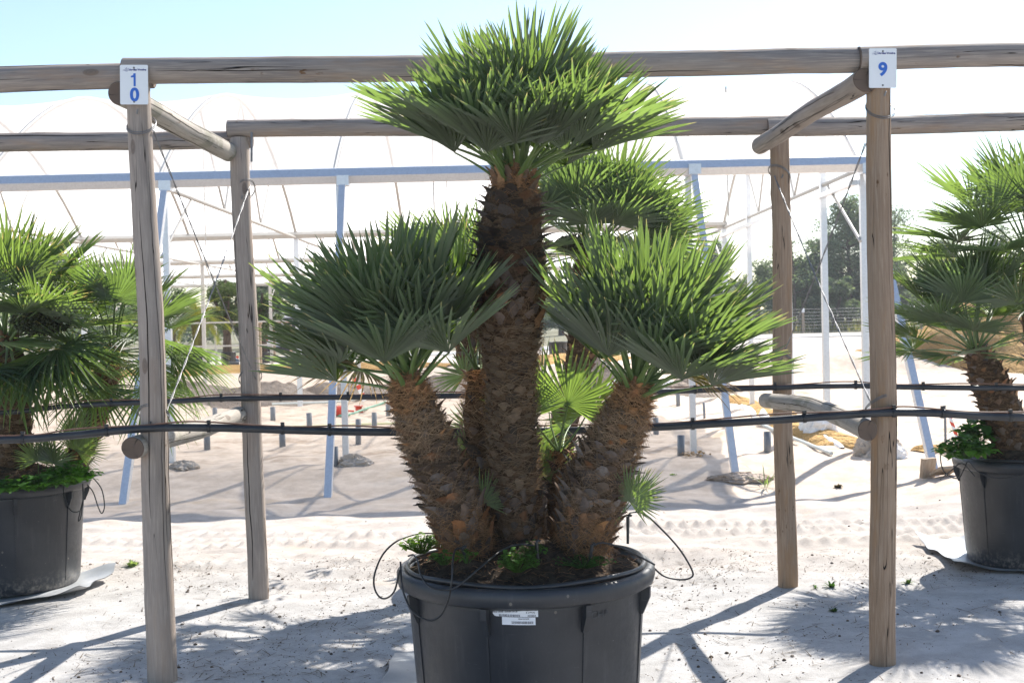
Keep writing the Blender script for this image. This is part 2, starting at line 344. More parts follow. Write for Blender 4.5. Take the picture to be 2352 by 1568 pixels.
M['road'] = plain('pale_asphalt', (.36, .36, .36), (.45, .45, .45), 1.5, .9)

def mat_sand():
    t = NT('sand'); o = t.coord(); s_ = t.n('SeparateXYZ'); t.l(o, s_.inputs[0]); y = s_.outputs[1]; x = s_.outputs[0]
    big = t.noise(o, .55, 5, .6); med = t.noise(o, 4.5, 6, .65); fine = t.noise(o, 60, 6, .75); grain = t.noise(o, 260, 3, .7)
    near = t.mix(t.rng(med, .3, .7), (.31, .298, .287), (.45, .436, .424)); far = t.mix(t.rng(med, .3, .72), (.46, .36, .275), (.64, .53, .43)); trk = t.mix(t.rng(med, .3, .7), (.335, .29, .255), (.44, .395, .355))
    jy = t.math('ADD', y, t.math('MULTIPLY', t.math('SUBTRACT', big, .5), 2.4))
    c = t.mix(t.rng(jy, 7.0, 8.6), near, trk); c = t.mix(t.rng(jy, 10.9, 12.6), c, far)
    c = t.mix(t.rng(jy, 34, 50, 0, .7), c, (.50, .46, .42))
    c = t.mix(t.rng(jy, 64.5, 66.5), c, (.15, .14, .07))
    och = t.math('MULTIPLY', t.rng(t.noise(o, .9, 5, .6), .6, .7), t.rng(y, 6.5, 7.5)); c = t.mix(t.math('MULTIPLY', och, .45), c, (.44, .31, .18))
    # scattered dark crumbs of bark and soil, thicker in drifts
    drift = t.rng(t.noise(o, 1.7, 5, .65), .47, .72); cr = t.noise(t.mapping(o, (1, 1.0, 1)), 55, 5, .8); crumbs = t.math('MULTIPLY', t.rng(cr, .57, .63), t.math('ADD', t.math('MULTIPLY', drift, .85), .3))
    crumbs = t.math('MULTIPLY', crumbs, t.rng(y, 8.0, 9.5, 1, .22)); c = t.mix(crumbs, c, (.1, .075, .055))
    c = t.mix(t.math('MULTIPLY', t.rng(t.noise(o, 2.6, 6, .7), .52, .75), .4), c, (.33, .305, .285))
    c = t.mix(t.rng(grain, .35, .75, 0, .3), c, (.66, .65, .64))
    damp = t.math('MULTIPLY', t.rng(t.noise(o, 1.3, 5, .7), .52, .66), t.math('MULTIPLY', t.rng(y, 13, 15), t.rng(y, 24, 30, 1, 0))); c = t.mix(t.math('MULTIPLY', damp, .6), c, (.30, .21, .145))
    t.P(color=c, rough=.95, spec=.15)
    h = t.math('ADD', t.math('ADD', t.math('MULTIPLY', fine, .5), t.math('MULTIPLY', med, 1.0)), t.math('MULTIPLY', grain, .15)); t.bump(h, .5, .02); return t.m
M['sand'] = mat_sand()

# ------------------------------------------------------------------ ground
def spaced(a, b, d0, grow, lim):
    out = [a]; d = d0
    while out[-1] < b: out.append(out[-1] + d); d = min(d * grow, lim)
    return out
xs = spaced(5.5, 700, .05, 1.09, 60); xs = np.array([-q for q in xs[::-1]] + list(np.arange(-5.45, 5.46, .034)) + xs)
ys = np.array([-q for q in spaced(0, 200, .3, 1.25, 60)][::-1][:-1] + list(np.arange(0, 3.6, .12)) + list(np.arange(3.6, 8.1, .05)) + list(np.arange(8.1, 11.2, .03)) + spaced(11.2, 900, .045, 1.024, 70))
X, Y = np.meshgrid(xs, ys, indexing='ij'); Z = terrain(X, Y)
g = MB(); g.grid(np.stack([X, Y, Z], -1)); tag(g.build('ground', M['sand']), kind='structure')

rng0 = random.Random(5)
def lump(mb, c, r, rnd, colr=(.3, .28, .25), flat=.7, n=6, mat=0, smooth=False):
    th_ = np.linspace(0, 2 * math.pi, n, endpoint=False); rows = []
    for q, (rr, zz) in enumerate(((.75, -.5), (1, 0.05), (.62, .75))):
        rows.append([(math.cos(a + q) * r * rr * rnd.uniform(.7, 1.25), math.sin(a + q) * r * rr * rnd.uniform(.7, 1.25), zz * r * flat * rnd.uniform(.8, 1.2)) for a in th_])
    v = [p for row in rows for p in row] + [(0, 0, r * flat)]; f = []
    for q in range(2):
        for i in range(n): j = (i + 1) % n; f.append([q * n + i, q * n + j, (q + 1) * n + j, (q + 1) * n + i])
    v = np.array(v) + np.array(tuple(c)); mb.add(v, f, mat=mat, smooth=smooth, col=colr)
    mb.add(v, [[2 * n + i, 2 * n + (i + 1) % n, 3 * n] for i in range(n)], mat=mat, smooth=smooth, col=colr)

def litter():
    # countless crumbs, clods, bark bits and twigs on the sand
    mb = MB(); rd = random.Random(11); nr = np.random.RandomState(3)
    px = nr.uniform(-4.2, 4.2, 60000); py = nr.uniform(3.4, 11.5, 60000)
    den = np.clip((vnoise(px * 1.2, py * 1.2, 41) + .22) * 2 + vnoise(px * 4, py * 4, 42), .03, 1) * np.where(py > 8.4, .16, 1)
    den = np.where((abs(py - 7.9) < .5), den + .35, den)
    keep = nr.rand(60000) < den * .6
    for x, y in zip(px[keep], py[keep]):
        z = th(x, y); q = rd.random()
        if q < .62:
            r = rd.uniform(.0018, .0042) if rd.random() < .95 else rd.uniform(.005, .012); k = rd.uniform(.5, 1.1)
            lump(mb, (x, y, z + r * .2), r, rd, (.16 * k, .12 * k, .09 * k) if rd.random() < .7 else (.36 * k, .3 * k, .25 * k), .7, 5)
        else:
            a = rd.uniform(0, 6.28); L = rd.uniform(.012, .05); wd = rd.uniform(.001, .0035); d = np.array([math.cos(a), math.sin(a), 0]); n_ = np.array([-d[1], d[0], 0]); c = np.array([x, y, z + .003])
            k = rd.uniform(.5, 1.2); tz = np.array([0, 0, rd.uniform(0, .012)])
            mb.add([c - d * L - n_ * wd, c + d * L - n_ * wd * .3 + tz, c + d * L + n_ * wd * .3 + tz, c - d * L + n_ * wd], [[0, 1, 2, 3]], smooth=False, col=(.15 * k, .11 * k, .075 * k))
    tag(mb.build('debris', M['stone']), 'dark bark crumbs, clods and twigs scattered over pale sand', None, None, 'stuff')
litter()

# ------------------------------------------------------------------ timber frame
DN, DF = 5.63, 7.27
def log(name, A, B, r0, r1, mat, parent, seed, bend=0., knots=.03, rings=None, sides=36, wrapcap=True):
    A = Vector(A); B = Vector(B); L = (B - A).length; rd = np.random.RandomState(seed); n = rings or max(14, int(L / .06)); t = np.linspace(0, 1, n)
    th_ = np.linspace(0, 2 * math.pi, sides + 1); mb = MB(); rad = r0 + (r1 - r0) * t
    pk = rd.uniform(0, 6.28, 4); wob = .007 * np.sin(t * 5 + pk[0]) + .004 * np.sin(t * 11 + pk[1])
    wobY = bend * np.sin(t * math.pi) + .005 * np.sin(t * 6 + pk[2]); wob = wob * np.minimum(1, L / 2.0); 
    TT, AA = np.meshgrid(t, th_, indexing='ij')
    rr = rad[:, None] * (1 + .03 * np.sin(2 * AA + pk[3] + 2 * TT) + .055 * vnoise(TT * L * 4, np.sin(AA) * 1.5 + np.cos(AA) * 1.1 + 7, seed) + .035 * vnoise(TT * L * 14, np.cos(AA) * 3 + np.sin(AA) * 2, seed + 1))
    for _ in range(int(L * 2.2)):
        t0, a0 = rd.uniform(0, 1), rd.uniform(0, 6.28); da = np.arctan2(np.sin(AA - a0), np.cos(AA - a0)); rr = rr + .005 * np.exp(-((TT - t0) * L / .045) ** 2 - (da / .3) ** 2)
    a1 = rd.uniform(0, 6.28)
    P = np.stack([rr * np.cos(AA) + wob[:, None], rr * np.sin(AA) + wobY[:, None], TT * L], -1)
    uv = np.stack([AA * (r0 + r1) / 2, TT * L], -1).reshape(-1, 2)
    mb.grid(P, uv=uv); mid = P[0, :-1]; mb.grid(np.stack([P[0] * .0 + P[0, :-1].mean(0), P[0] * .93 + P[0, :-1].mean(0) * .07 - np.array([0, 0, .004]), P[0]], 0), mat=1, smooth=False)
    mb.grid(np.stack([P[-1], P[-1] * .93 + P[-1, :-1].mean(0) * .07 + np.array([0, 0, .004]), P[-1] * 0 + P[-1, :-1].mean(0)], 0), mat=1, smooth=False)
    for q in range(int(3 + L * 2.6)):       # long drying cracks that follow the grain
        a0 = rd.uniform(0, 6.28); l_ = min(.92, rd.uniform(.25, 1.5) / L); s0 = rd.uniform(.01, .99 - l_); m_ = 26; tq = np.linspace(s0, s0 + l_, m_); aq = a0 + .16 * np.cumsum(rd.normal(0, .22, m_)) * .6 + .05 * np.sin(tq * 14)
        ii = np.clip((tq * (n - 1)).astype(int), 0, n - 2); fr_ = tq * (n - 1) - ii; wq = rd.uniform(.0012, .0034) * np.sin(np.linspace(.05, math.pi - .05, m_)) ** .6
        def sp(aa):
            j = (aa % (2 * math.pi)) / (2 * math.pi) * sides; j0 = np.clip(j.astype(int), 0, sides - 1); fj = (j - j0)[:, None]; f_ = fr_[:, None]
            p = (P[ii, j0] * (1 - fj) + P[ii, j0 + 1] * fj) * (1 - f_) + (P[ii + 1, j0] * (1 - fj) + P[ii + 1, j0 + 1] * fj) * f_
            o_ = p - np.stack([p[:, 0] * 0 + np.interp(tq, t, wob), np.interp(tq, t, wobY), p[:, 2]], -1); return p + o_ / np.linalg.norm(o_, axis=1)[:, None] * .0009
        mb.grid(np.stack([sp(aq - wq / r0), sp(aq + wq / r0)], 0), mat=2)
    z = (B - A).normalized(); x = Vector((0, 0, 1)).cross(z)
    if x.length < .2: x = Vector((0, -1, 0)).cross(z)
    x.normalize(); y = z.cross(x); Mx = Matrix((x, y, z)).transposed().to_4x4(); Mx.translation = A
    o = mb.build(name, [M[mat], M['end'], M['crack']], parent, matrix=Mx); return o
frame = empty('timber_frame', (0, 6.4, 0), 'weathered round log pergola frame carrying the number boards over the sand', 'timber frame')
frame_inv = Matrix.Translation((0, -6.4, 0))
def FL(name, A, B, *a, **k):
    o = log(name, Vector(A) - Vector((0, 6.4, 0)), Vector(B) - Vector((0, 6.4, 0)), *a, **k); o.parent = frame; return o
def foot(x, y): p = gnd(x, y); return Vector((p.x, p.y, p.z - .05))
def post(xb, yb, xt, yt, D, r0, r1, mat, seed):
    b = gnd(xb, yb); t = at(xt, yt, D); b = Vector((b.x, D + .25 * (b.y - D), -.06)); return FL('post', b, t, r0, r1, mat, None, seed)
post(366, 1570, 321, 178, DN, .066, .053, 'wood', 1)
post(2034, 1528, 2018, 140, DN, .0575, .055, 'wood_brown', 2)
post(583, 1382, 553, 318, DF, .060, .057, 'wood', 3)
post(1811, 1347, 1789, 298, DF, .060, .055, 'wood_brown', 4)
# top beams: near row, far row
FL('beam', at(-420, 193, DN), at(352, 176, DN + .03), .058, .058, 'wood_beam', None, 11)
FL('beam', at(286, 166, DN - .01), at(1999, 140, DN + .01), .058, .056, 'wood_beam', None, 12)
FL('beam', at(1972, 133, DN - .02), at(2760, 123, DN), .054, .056, 'wood_beam', None, 13)
FL('beam', at(-420, 338, DF), at(577, 318, DF + .02), .058, .053, 'wood_beam', None, 14)
FL('beam', at(525, 297, DF - .02), at(1832, 288, DF), .051, .053, 'wood_beam', None, 15)
FL('beam', at(1762, 292, DF - .03), at(2760, 272, DF), .054, .058, 'wood_beam', None, 16)
# cross logs, upper and lower
FL('cross_log', at(277, 217, 5.595), at(528, 352, DF - .03), .053, .053, 'wood_pale', None, 17)
FL('cross_log', at(1986, 183, 5.58), at(1748, 333, DF - .09), .055, .050, 'wood', None, 18)
FL('cross_log', at(305, 1031, 5.50), at(548, 955, DF - .04), .050, .051, 'wood_pale', None, 19)
FL('cross_log', at(1990, 986, 5.52), at(1760, 918, DF - .08), .046, .044, 'wood_pale', None, 20, bend=.032)
def brace(A, B):
    A = Vector(A); B = Vector(B); n = 90; d = (B - A); mb = MB(); u = d.normalized(); x = u.cross(Vector((0, 1, 0))).normalized(); y = u.cross(x)
    for ph in (0, math.pi):
        pts = [A + d * (q / n) + (x * math.cos(q * .55 + ph) + y * math.sin(q * .55 + ph)) * .0028 - Vector((0, 0, .02 * math.sin(q / n * math.pi))) for q in range(n + 1)]
        mb.tube(pts, .0022, 5)
    return mb.build('brace_wire', M['wire'], frame, origin=(0, 6.4, 0))
def tie(c, r, tilt=.0, drop=.05):
    mb = MB()
    for k in (0, 1):
        pts = [Vector(c) + Vector((math.cos(a) * r, math.sin(a) * r, drop * math.cos(a * 1 + math.pi / 2) + k * .008 + tilt * math.cos(a))) for a in np.linspace(0, 2 * math.pi, 40)]
        mb.tube(pts, .0022, 5, cap=False)
    mb.tube([Vector(c) + Vector((0, -r, -drop)), Vector(c) + Vector((.006, -r - .008, -drop + .02))], .004, 5)
    return mb.build('wire_tie', M['wire'], frame, origin=(0, 6.4, 0))
brace(at(352, 300, DN), at(594, 885, DF)); brace(at(574, 425, DF), at(382, 945, DN))
brace(at(1775, 395, DF), at(2005, 935, DN)); brace(at(1988, 330, DN), at(1786, 845, DF))
tie(at(325, 290, DN), .064, 0, -.045); tie(at(353, 952, DN), .068, 0, .045); tie(at(2022, 252, DN), .064, 0, -.05); tie(at(2020, 930, DN), .064, .02, .04)
tie(at(560, 440, DF), .064, .03, .05); tie(at(575, 868, DF), .066, .02, .05); tie(at(1796, 830, DF), .065, -.03, .04); tie(at(1790, 400, DF), .062, -.03, .03)
mb = MB(); mb.bar(at(578, 300, DF - .06), at(578, 372, DF - .06), .012, .006, (0, 1, 0)); mb.build('metal_strap', M['wire'], frame, origin=(0, 6.4, 0))

# ------------------------------------------------------------------ number signs
def text(body, name, mat, parent, loc, size, off=0., sx=1., extr=.0006, align='CENTER'):
    c = bpy.data.curves.new(name, 'FONT'); c.body = body; c.size = size; c.offset = off; c.extrude = extr; c.align_x = align; c.align_y = 'CENTER'
    o = bpy.data.objects.new(name, c); me_dg = None; col.objects.link(o); bpy.context.view_layer.update()
    me = bpy.data.meshes.new_from_object(o.evaluated_get(bpy.context.evaluated_depsgraph_get())); bpy.data.objects.remove(o); bpy.data.curves.remove(c)
    me.name = name; me.materials.clear(); me.materials.append(mat); r = bpy.data.objects.new(name, me); col.objects.link(r)
    r.parent = parent; r.location = loc; r.rotation_euler = (R(90), 0, 0); r.scale = (sx, 1, 1); return r
def sign(x0, y0, x1, y1, D, label, lines, numeral_one=False):
    tl, br = at(x0, y0, D), at(x1, y1, D); c = (tl + br) / 2; wd = (x1 - x0) / FPX * D; ht = (y1 - y0) / FPX * D
    s = empty('number_sign', c, label, 'sign', 'white number boards on the front posts'); s.rotation_euler = (0, ROLL * .9, 0)
    mb = MB(); r = .004; hw, hh = wd / 2, ht / 2
    ol = [(hw - r, -hh), (hw, -hh + r), (hw, hh - r), (hw - r, hh), (-hw + r, hh), (-hw, hh - r), (-hw, -hh + r), (-hw + r, -hh)]
    F_ = np.array([(x, -.0015, z) for x, z in ol]); B_ = np.array([(x, .0015, z) for x, z in ol]); V = np.concatenate([F_, B_])
    mb.add(V, [list(range(8))[::-1]], smooth=False); mb.add(V, [list(range(8, 16))], smooth=False); mb.add(V, [[i, (i + 1) % 8, 8 + (i + 1) % 8, 8 + i] for i in range(8)], smooth=False)
    mb.build('board', M['sign_white'], s)
    for body, px, pz, sz in lines: text(body, 'numeral', M['sign_blue'], s, (px * wd, -.0025, pz * ht), sz * ht, .0028)
    if numeral_one: 
        o1 = MB(); g1 = np.array([(.06, .5), (-.08, .5), (-.105, .36), (-.26, .30), (-.26, .18), (-.08, .2), (-.08, -.5), (.06, -.5)])[::-1]
        o1.add([(x * .38 * ht + .03 * wd, -.0026, z * .33 * ht + .12 * ht) for x, z in g1], [list(range(8))], smooth=False); o1.build('numeral', M['sign_blue'], s)
    text('Areias Verdes', 'lettering', M['logo_navy'], s, (.135 * wd, -.0025, .375 * ht), .068 * ht, .0004, 1.12)
    lg = MB()
    def stroke(pts, w0, w1):
        P = smooth_path([(p[0] * wd, 0, p[1] * ht) for p in pts], 6); n = len(P)
        for q in range(n - 1):
            ww = (w0 + (w1 - w0) * abs(2 * q / n - 1)) * wd; a, b = P[q], P[q + 1]; d = (b - a).normalized(); k = Vector((-d.z, 0, d.x)) * ww
            lg.add([a - k, b - k, b + k, a + k] + np.array([0, -.0024, 0]), [[0, 1, 2, 3]], smooth=False)
    stroke([(-.41, .372), (-.34, .38), (-.29, .368), (-.26, .375)], .007, .002); stroke([(-.40, .348), (-.33, .355), (-.27, .34), (-.22, .345), (-.18, .375)], .008, .002)
    stroke([(-.275, .345), (-.28, .375), (-.26, .39)], .006, .003); stroke([(-.33, .425), (-.3, .408), (-.28, .40)], .009, .002); stroke([(-.24, .44), (-.265, .42), (-.25, .4), (-.21, .402)], .008, .003)
    stroke([(-.26, .365), (-.22, .372), (-.19, .40), (-.175, .42)], .006, .003)
    lg.build('logo', M['logo_navy'], s)
    for zz in (.425, -.435):
        k = MB(); k.lathe([(0, .003), (.0035, .0025), (.0045, .001), (.0045, 0)], 12); o = k.build('screw', M['wire'], s); o.location = (0, -.0015, zz * ht); o.rotation_euler = (R(90), 0, 0)
    return s
sign(276, 150, 340, 240, DN - .075, 'white board reading 10 in blue on the left front post', [('0', .02, -.27, .46)], True)
sign(1996, 112, 2059, 202, DN - .075, 'white board reading 9 in blue on the right front post', [('9', .0, -.045, .46)])

# ------------------------------------------------------------------ irrigation pipes
def pipe_run(name, label, pts, D, r, clips, extra):
    P = [at(x, y, D) for x, y in pts]; P = [at(-500, pts[0][1] + 12, D)] * (pts[0][0] <= 0) + P; P = P + [at(2800, pts[-1][1] - 2, D)]
    root = empty(name, P[0], label, 'irrigation pipe', 'black irrigation pipes along the frame')
    sp = smooth_path(P, 10); mb = MB(); mb.tube(sp, r, 14); mb.build('pipe', M['black_plastic'], root, origin=P[0])
    mb = MB(); sp2 = [p + Vector((0, -.004, r + .004 + extra * math.sin(i * .37) * .006)) for i, p in enumerate(sp)]; mb.tube(sp2, .0042, 6); mb.build('feed_tube', M['copper_tube'], root, origin=P[0])
    for x in clips:
        q = min(range(1, len(sp) - 1), key=lambda i: abs((sp[i].x / sp[i].y) - (x - PXW / 2) / FPX)); c = sp[q]; k = MB(); ax = (sp[q + 1] - sp[q - 1]).normalized()
        k.tube([c - ax * .007, c + ax * .007], r + .004, 14); k.box(c + Vector((0, -.003, r + .010)), (.008, .007, .007)); k.build('cable_tie', M['rubber'], root, origin=P[0])
    return root
pipe_run('irrigation_pipe', 'black irrigation pipe across the front posts of the log frame', [(0, 1010), (160, 1000), (330, 984), (480, 982), (720, 989), (900, 992), (1230, 991), (1500, 981), (1800, 963), (2000, 949), (2130, 948), (2352, 958)], DN - .085, .0175,
         (50, 232, 484, 632, 758, 1590, 1837, 2050, 2160, 2330), 1)
pipe_run('irrigation_pipe', 'black irrigation pipe across the rear posts of the log frame', [(-20, 948), (160, 932), (400, 921), (550, 915), (900, 911), (1100, 908), (1500, 900), (1780, 890), (1950, 886), (2100, 889), (2352, 891)], DF - .09, .0155,
         (258, 500, 650, 805, 1420, 1602, 1786, 1960, 2112, 2290), 1)

# ------------------------------------------------------------------ pots
def make_pot(c, label, detail=True):
    root = empty('plant_pot', c, label, 'plant pot', 'big dark round plant pots')
    zt, rt_, rb = .66, .455, .405
    mb = MB(); mb.lathe([(rb - .05, .012), (rb - .01, .004), (rb, .012), (rb + .006, .06), (rt_ - .008, zt - .085), (rt_, zt - .06), (rt_ - .012, zt - .055), (rt_ - .03, .3), (rt_ - .06, .25)], 96)
    mb.build('body', M['pot'], root)
    mb = MB(); mb.lathe([(rt_ - .015, zt - .07), (rt_ + .012, zt - .068), (rt_ + .028, zt - .058), (rt_ + .034, zt - .035), (rt_ + .033, zt - .012), (rt_ + .022, zt), (rt_ + .006, zt + .001), (rt_ - .012, zt - .006), (rt_ - .018, zt - .03), (rt_ - .02, zt - .15)], 96)
    mb.build('rim', M['pot'], root)
    if detail:
        for a in range(8):
            an = a * math.pi / 4 + .46; k = MB(); d = Vector((math.cos(an), math.sin(an), 0)); t_ = Vector((-d.y, d.x, 0)); w2 = .011
            pr = [(rt_ - .01, zt - .066), (rt_ + .026, zt - .066), (rt_ + .024, zt - .105), (rt_ - .002, zt - .165), (rt_ - .016, zt - .165)]
            A_ = np.array([d * r + t_ * w2 + Vector((0, 0, z)) for r, z in pr]); B_ = np.array([d * r - t_ * w2 + Vector((0, 0, z)) for r, z in pr]); V = np.concatenate([A_, B_]); n = len(pr)
            k.add(V, [list(range(n))], smooth=False); k.add(V, [list(range(n, 2 * n))[::-1]], smooth=False); k.add(V, [[i, n + i, n + (i + 1) % n, (i + 1) % n] for i in range(n)], smooth=False)
            k.bar(d * (rb + .004) + Vector((0, 0, .05)), d * (rt_ - .012) + Vector((0, 0, zt - .16)), .006, .008, t_); k.build('rib', M['pot'], root)
    rd = np.random.RandomState(int(abs(c[0]) * 100) + 3); nr, na = 26, 72
    rr = np.linspace(0, rt_ - .014, nr); aa = np.linspace(0, 2 * math.pi, na, endpoint=False); RR, AA = np.meshgrid(rr, aa, indexing='xy'); XX, YY = RR * np.cos(AA), RR * np.sin(AA)
    ZZ = zt - .04 + .145 * np.cos(RR / rt_ * 1.5) + .03 * vnoise(XX * 9, YY * 9, 3) + .02 * vnoise(XX * 24, YY * 24, 4) + .012 * vnoise(XX * 60, YY * 60, 5)
    mb = MB(); mb.grid(np.stack([XX, YY, ZZ], -1), wrap=True)
    def zs(x, y): r = math.hypot(x, y); return zt - .04 + .145 * math.cos(r / rt_ * 1.5)
    for _ in range(900):      # rootlets and straw in the soil
        a, r = rd.uniform(0, 6.28), (rt_ - .03) * math.sqrt(rd.rand()); x, y = r * math.cos(a), r * math.sin(a); h = rd.uniform(0, 6.28); L = rd.uniform(.02, .075); k = rd.uniform(.4, 1.2)
        pts = []
        for q in range(4): pts.append((x + math.cos(h) * L * q / 3, y + math.sin(h) * L * q / 3, zs(x, y) + .004 + .014 * math.sin(q) * rd.rand())); h += rd.uniform(-.6, .6)
        p = np.array(pts); n_ = np.array([-math.sin(h), math.cos(h), .4]) * .0013; mb.add(np.concatenate([p - n_, p + n_]), [[q, q + 1, q + 5, q + 4] for q in range(3)], mat=1, col=(.24 * k, .145 * k, .085 * k))
    mb.build('soil', [M['soil'], M['fibre']], root); return root
POT = Vector((at(1207, 1290, 4.85).x, 4.70, 0)); POTL = Vector((-3.17, 7.75, 0)); POTR = Vector((3.27, 7.8, 0)); POTB = Vector((.15, 7.8, 0))
for p in (POT, POTL, POTR, POTB): p.z = th(p.x, p.y) + .012
make_pot(POT, 'large dark grey pot with two white price labels, in the middle')
make_pot(POTL, 'dark grey pot with leafy weeds round its rim, beside the left front post')
make_pot(POTR, 'dark grey pot standing on a pale curled sheet, beside the right front post')
make_pot(POTB, 'dark grey pot hidden behind the trunks of the middle palm', False)

# ------------------------------------------------------------------ palms
def frond_mesh(seed, L, pet, A, nseg, cup, droop, fold=.5, broad=1.0, thick=.011):
    rd = np.random.RandomState(seed); mb = MB(); pm = MB()
    # petiole along +X, bowed a little
    s = np.linspace(0, 1, 8); pts = np.stack([pet * s, .01 * np.sin(s * 3 + seed), -.05 * pet * s * (s - 1) * 4 * .6], -1)
    rw = thick * (1.25 - .7 * s); n = 8; a = np.linspace(0, 2 * math.pi, n, endpoint=False)
    P = np.stack([np.stack([np.full(n, p[0]), p[1] + np.cos(a) * r, p[2] + np.sin(a) * r * .62], -1) for p, r in zip(pts, rw)], 1); pm.grid(P, wrap=True)
    for q in range(26):      # marginal teeth
        u = rd.uniform(.15, 1); c = np.array([pet * u, 0, np.interp(u, s, pts[:, 2])]); sg = rd.choice((-1, 1)); w_ = np.interp(u, s, rw)
        pm.add([c + (0, sg * w_ * .9, 0), c + (.008, sg * w_ * .9, 0), c + (.012, sg * (w_ + .009), .001)], [[0, 1, 2]], smooth=False)
    hub = pts[-1]; dth = 2 * A / nseg; st = np.array([.0, .16, .32, .46, .6, .74, .87, 1.0])
    wprof = np.array([.04, .98, 1.0, 1.0, .9, .70, .42, .05]) if thick < .0105 else np.array([.04, .98, 1.0, 1.0, .96, .84, .60, .14])
    for i in range(nseg):
        t0 = -A + dth * (i + .5) + rd.normal(0, dth * .13); Li = L * (.72 + .28 * math.cos(t0 * .75)) * rd.uniform(.9, 1.05); split = .5 + .05 * math.cos(t0)
        r = st * Li; ct, s_t = math.cos(t0), math.sin(t0); lift = cup * abs(s_t) ** 1.3; d_ = droop * rd.uniform(.7, 1.5); kz = rd.normal(0, .03); kt = rd.normal(0, .07)
        ang = t0 + kt * np.maximum(0, st - split); ct, s_t = np.cos(ang), np.sin(ang)
        z = lift * r - d_ * (r ** 2) / L + kz * np.maximum(0, st - .35) * Li * 2
        wmax = Li * split * dth * .5 * broad; wd = np.where(st <= split, r * dth * .52, wmax * wprof / .98); wd[0] = .0015; wd[-1] = wmax * .07
        if rd.rand() < .06: keep = rd.uniform(.55, .85); r = r * keep; wd[-1] = wmax * .35
        fo = wd * fold * np.where(st < .2, .6, 1.0)
        cx, cy = hub[0] + r * ct, hub[1] + r * s_t; cz = hub[2] + z
        Lf = np.stack([cx + s_t * wd, cy - ct * wd, cz + fo], -1); Md = np.stack([cx, cy, cz - fo * .6], -1); Rt = np.stack([cx - s_t * wd, cy + ct * wd, cz + fo], -1)
        rv = rd.rand(); uv = np.stack([np.tile(st, 3), np.full(24, rv)], -1)
        mb.grid(np.stack([Lf, Md, Rt], 0), uv=uv, smooth=False)
    return mb, pm
PROT = {}
def proto(kind, seed, **k):
    key = (kind, seed)
    if key not in PROT: PROT[key] = frond_mesh(seed, **k)
    return PROT[key]
MESH = {}
def frond(parent, pbase, d, axis, scale, key, twist=0., leafm='leaf', origin=None):
    d = Vector(d).normalized(); ax = Vector(axis).normalized(); z = ax - d * ax.dot(d)
    if z.length < .05: z = Vector((-d.y, d.x, .01)) if abs(d.z) < .9 else Vector((math.cos(twist * 7), math.sin(twist * 7), 0)); z = z - d * z.dot(d)
    z.normalize(); y = z.cross(d); Mx = Matrix((d, y, z)).transposed().to_4x4() @ Matrix.Rotation(twist, 4, 'X') @ Matrix.Scale(scale, 4); Mx.translation = Vector(pbase) - Vector(origin or parent.location)
    if (key, leafm) not in MESH:
        mb, pm = PROT[key]; o = mb.build('frond', M[leafm], parent, matrix=Mx); p = pm.build('petiole', M['petiole'], o); MESH[(key, leafm)] = (o, p)
    else:
        o0, p0 = MESH[(key, leafm)]; o = o0.copy(); col.objects.link(o); o.parent = parent; o.matrix_local = Mx; p = p0.copy(); col.objects.link(p); p.parent = o
    return o
for sd_ in range(6): proto('up', sd_, L=.43, pet=.27, A=R(84), nseg=33, cup=.42, droop=.02, fold=.75, broad=.88)
for sd_ in range(6): proto('wide', sd_ + 20, L=.41, pet=.28, A=R(92), nseg=36, cup=.46, droop=.03, fold=.75, broad=.88)
for sd_ in range(5): proto('thin', sd_ + 40, L=.42, pet=.42, A=R(112), nseg=36, cup=.22, droop=.06, fold=.65, broad=.74, thick=.009)
for sd_ in range(3): proto('fan', sd_ + 60, L=.42, pet=.3, A=R(120), nseg=34, cup=.05, droop=.1, fold=.5, broad=.86, thick=.008)
for sd_ in range(4): proto('hang', sd_ + 80, L=.48, pet=.42, A=R(105), nseg=38, cup=.12, droop=.42, fold=.55, broad=.72, thick=.009)
KEYS = {'up': [('up', q) for q in range(6)], 'wide': [('wide', q + 20) for q in range(6)], 'thin': [('thin', q + 40) for q in range(5)], 'fan': [('fan', q + 60) for q in range(3)], 'hang': [('hang', q + 80) for q in range(4)]}
def crown(parent, top, axis, n, lo, hi, size, seed, kinds=('up', 'wide'), r=.05, leafm='leaf', pw=1.0, skip=None, az0=0.):
    rd = random.Random(seed); ax = Vector(axis).normalized(); q = Vector((0, 0, 1)).rotation_difference(ax)
    for k in range(n):
        t = (k + .5) / n; el = R(hi - (hi - lo) * t ** pw + rd.uniform(-5, 5)); az = k * 2.39996 + az0 + rd.uniform(-.2, .2)
        d = Vector((math.cos(az) * math.cos(el), math.sin(az) * math.cos(el), math.sin(el)))
        if skip and skip(math.degrees(az) % 360, math.degrees(el)): continue
        d = q @ d; b = Vector(top) + q @ Vector((math.cos(az) * r * (.4 + .6 * t), math.sin(az) * r * (.4 + .6 * t), .06 * (1 - t) - .03))
        kd = kinds[0] if t < .55 else kinds[-1]
        frond(parent, b, d, ax, size * (1.03 - .13 * t) * rd.uniform(.86, 1.06) * (.86 + .14 * min(1, t * 3)), rd.choice(KEYS[kd]), rd.uniform(-.3, .3), leafm)
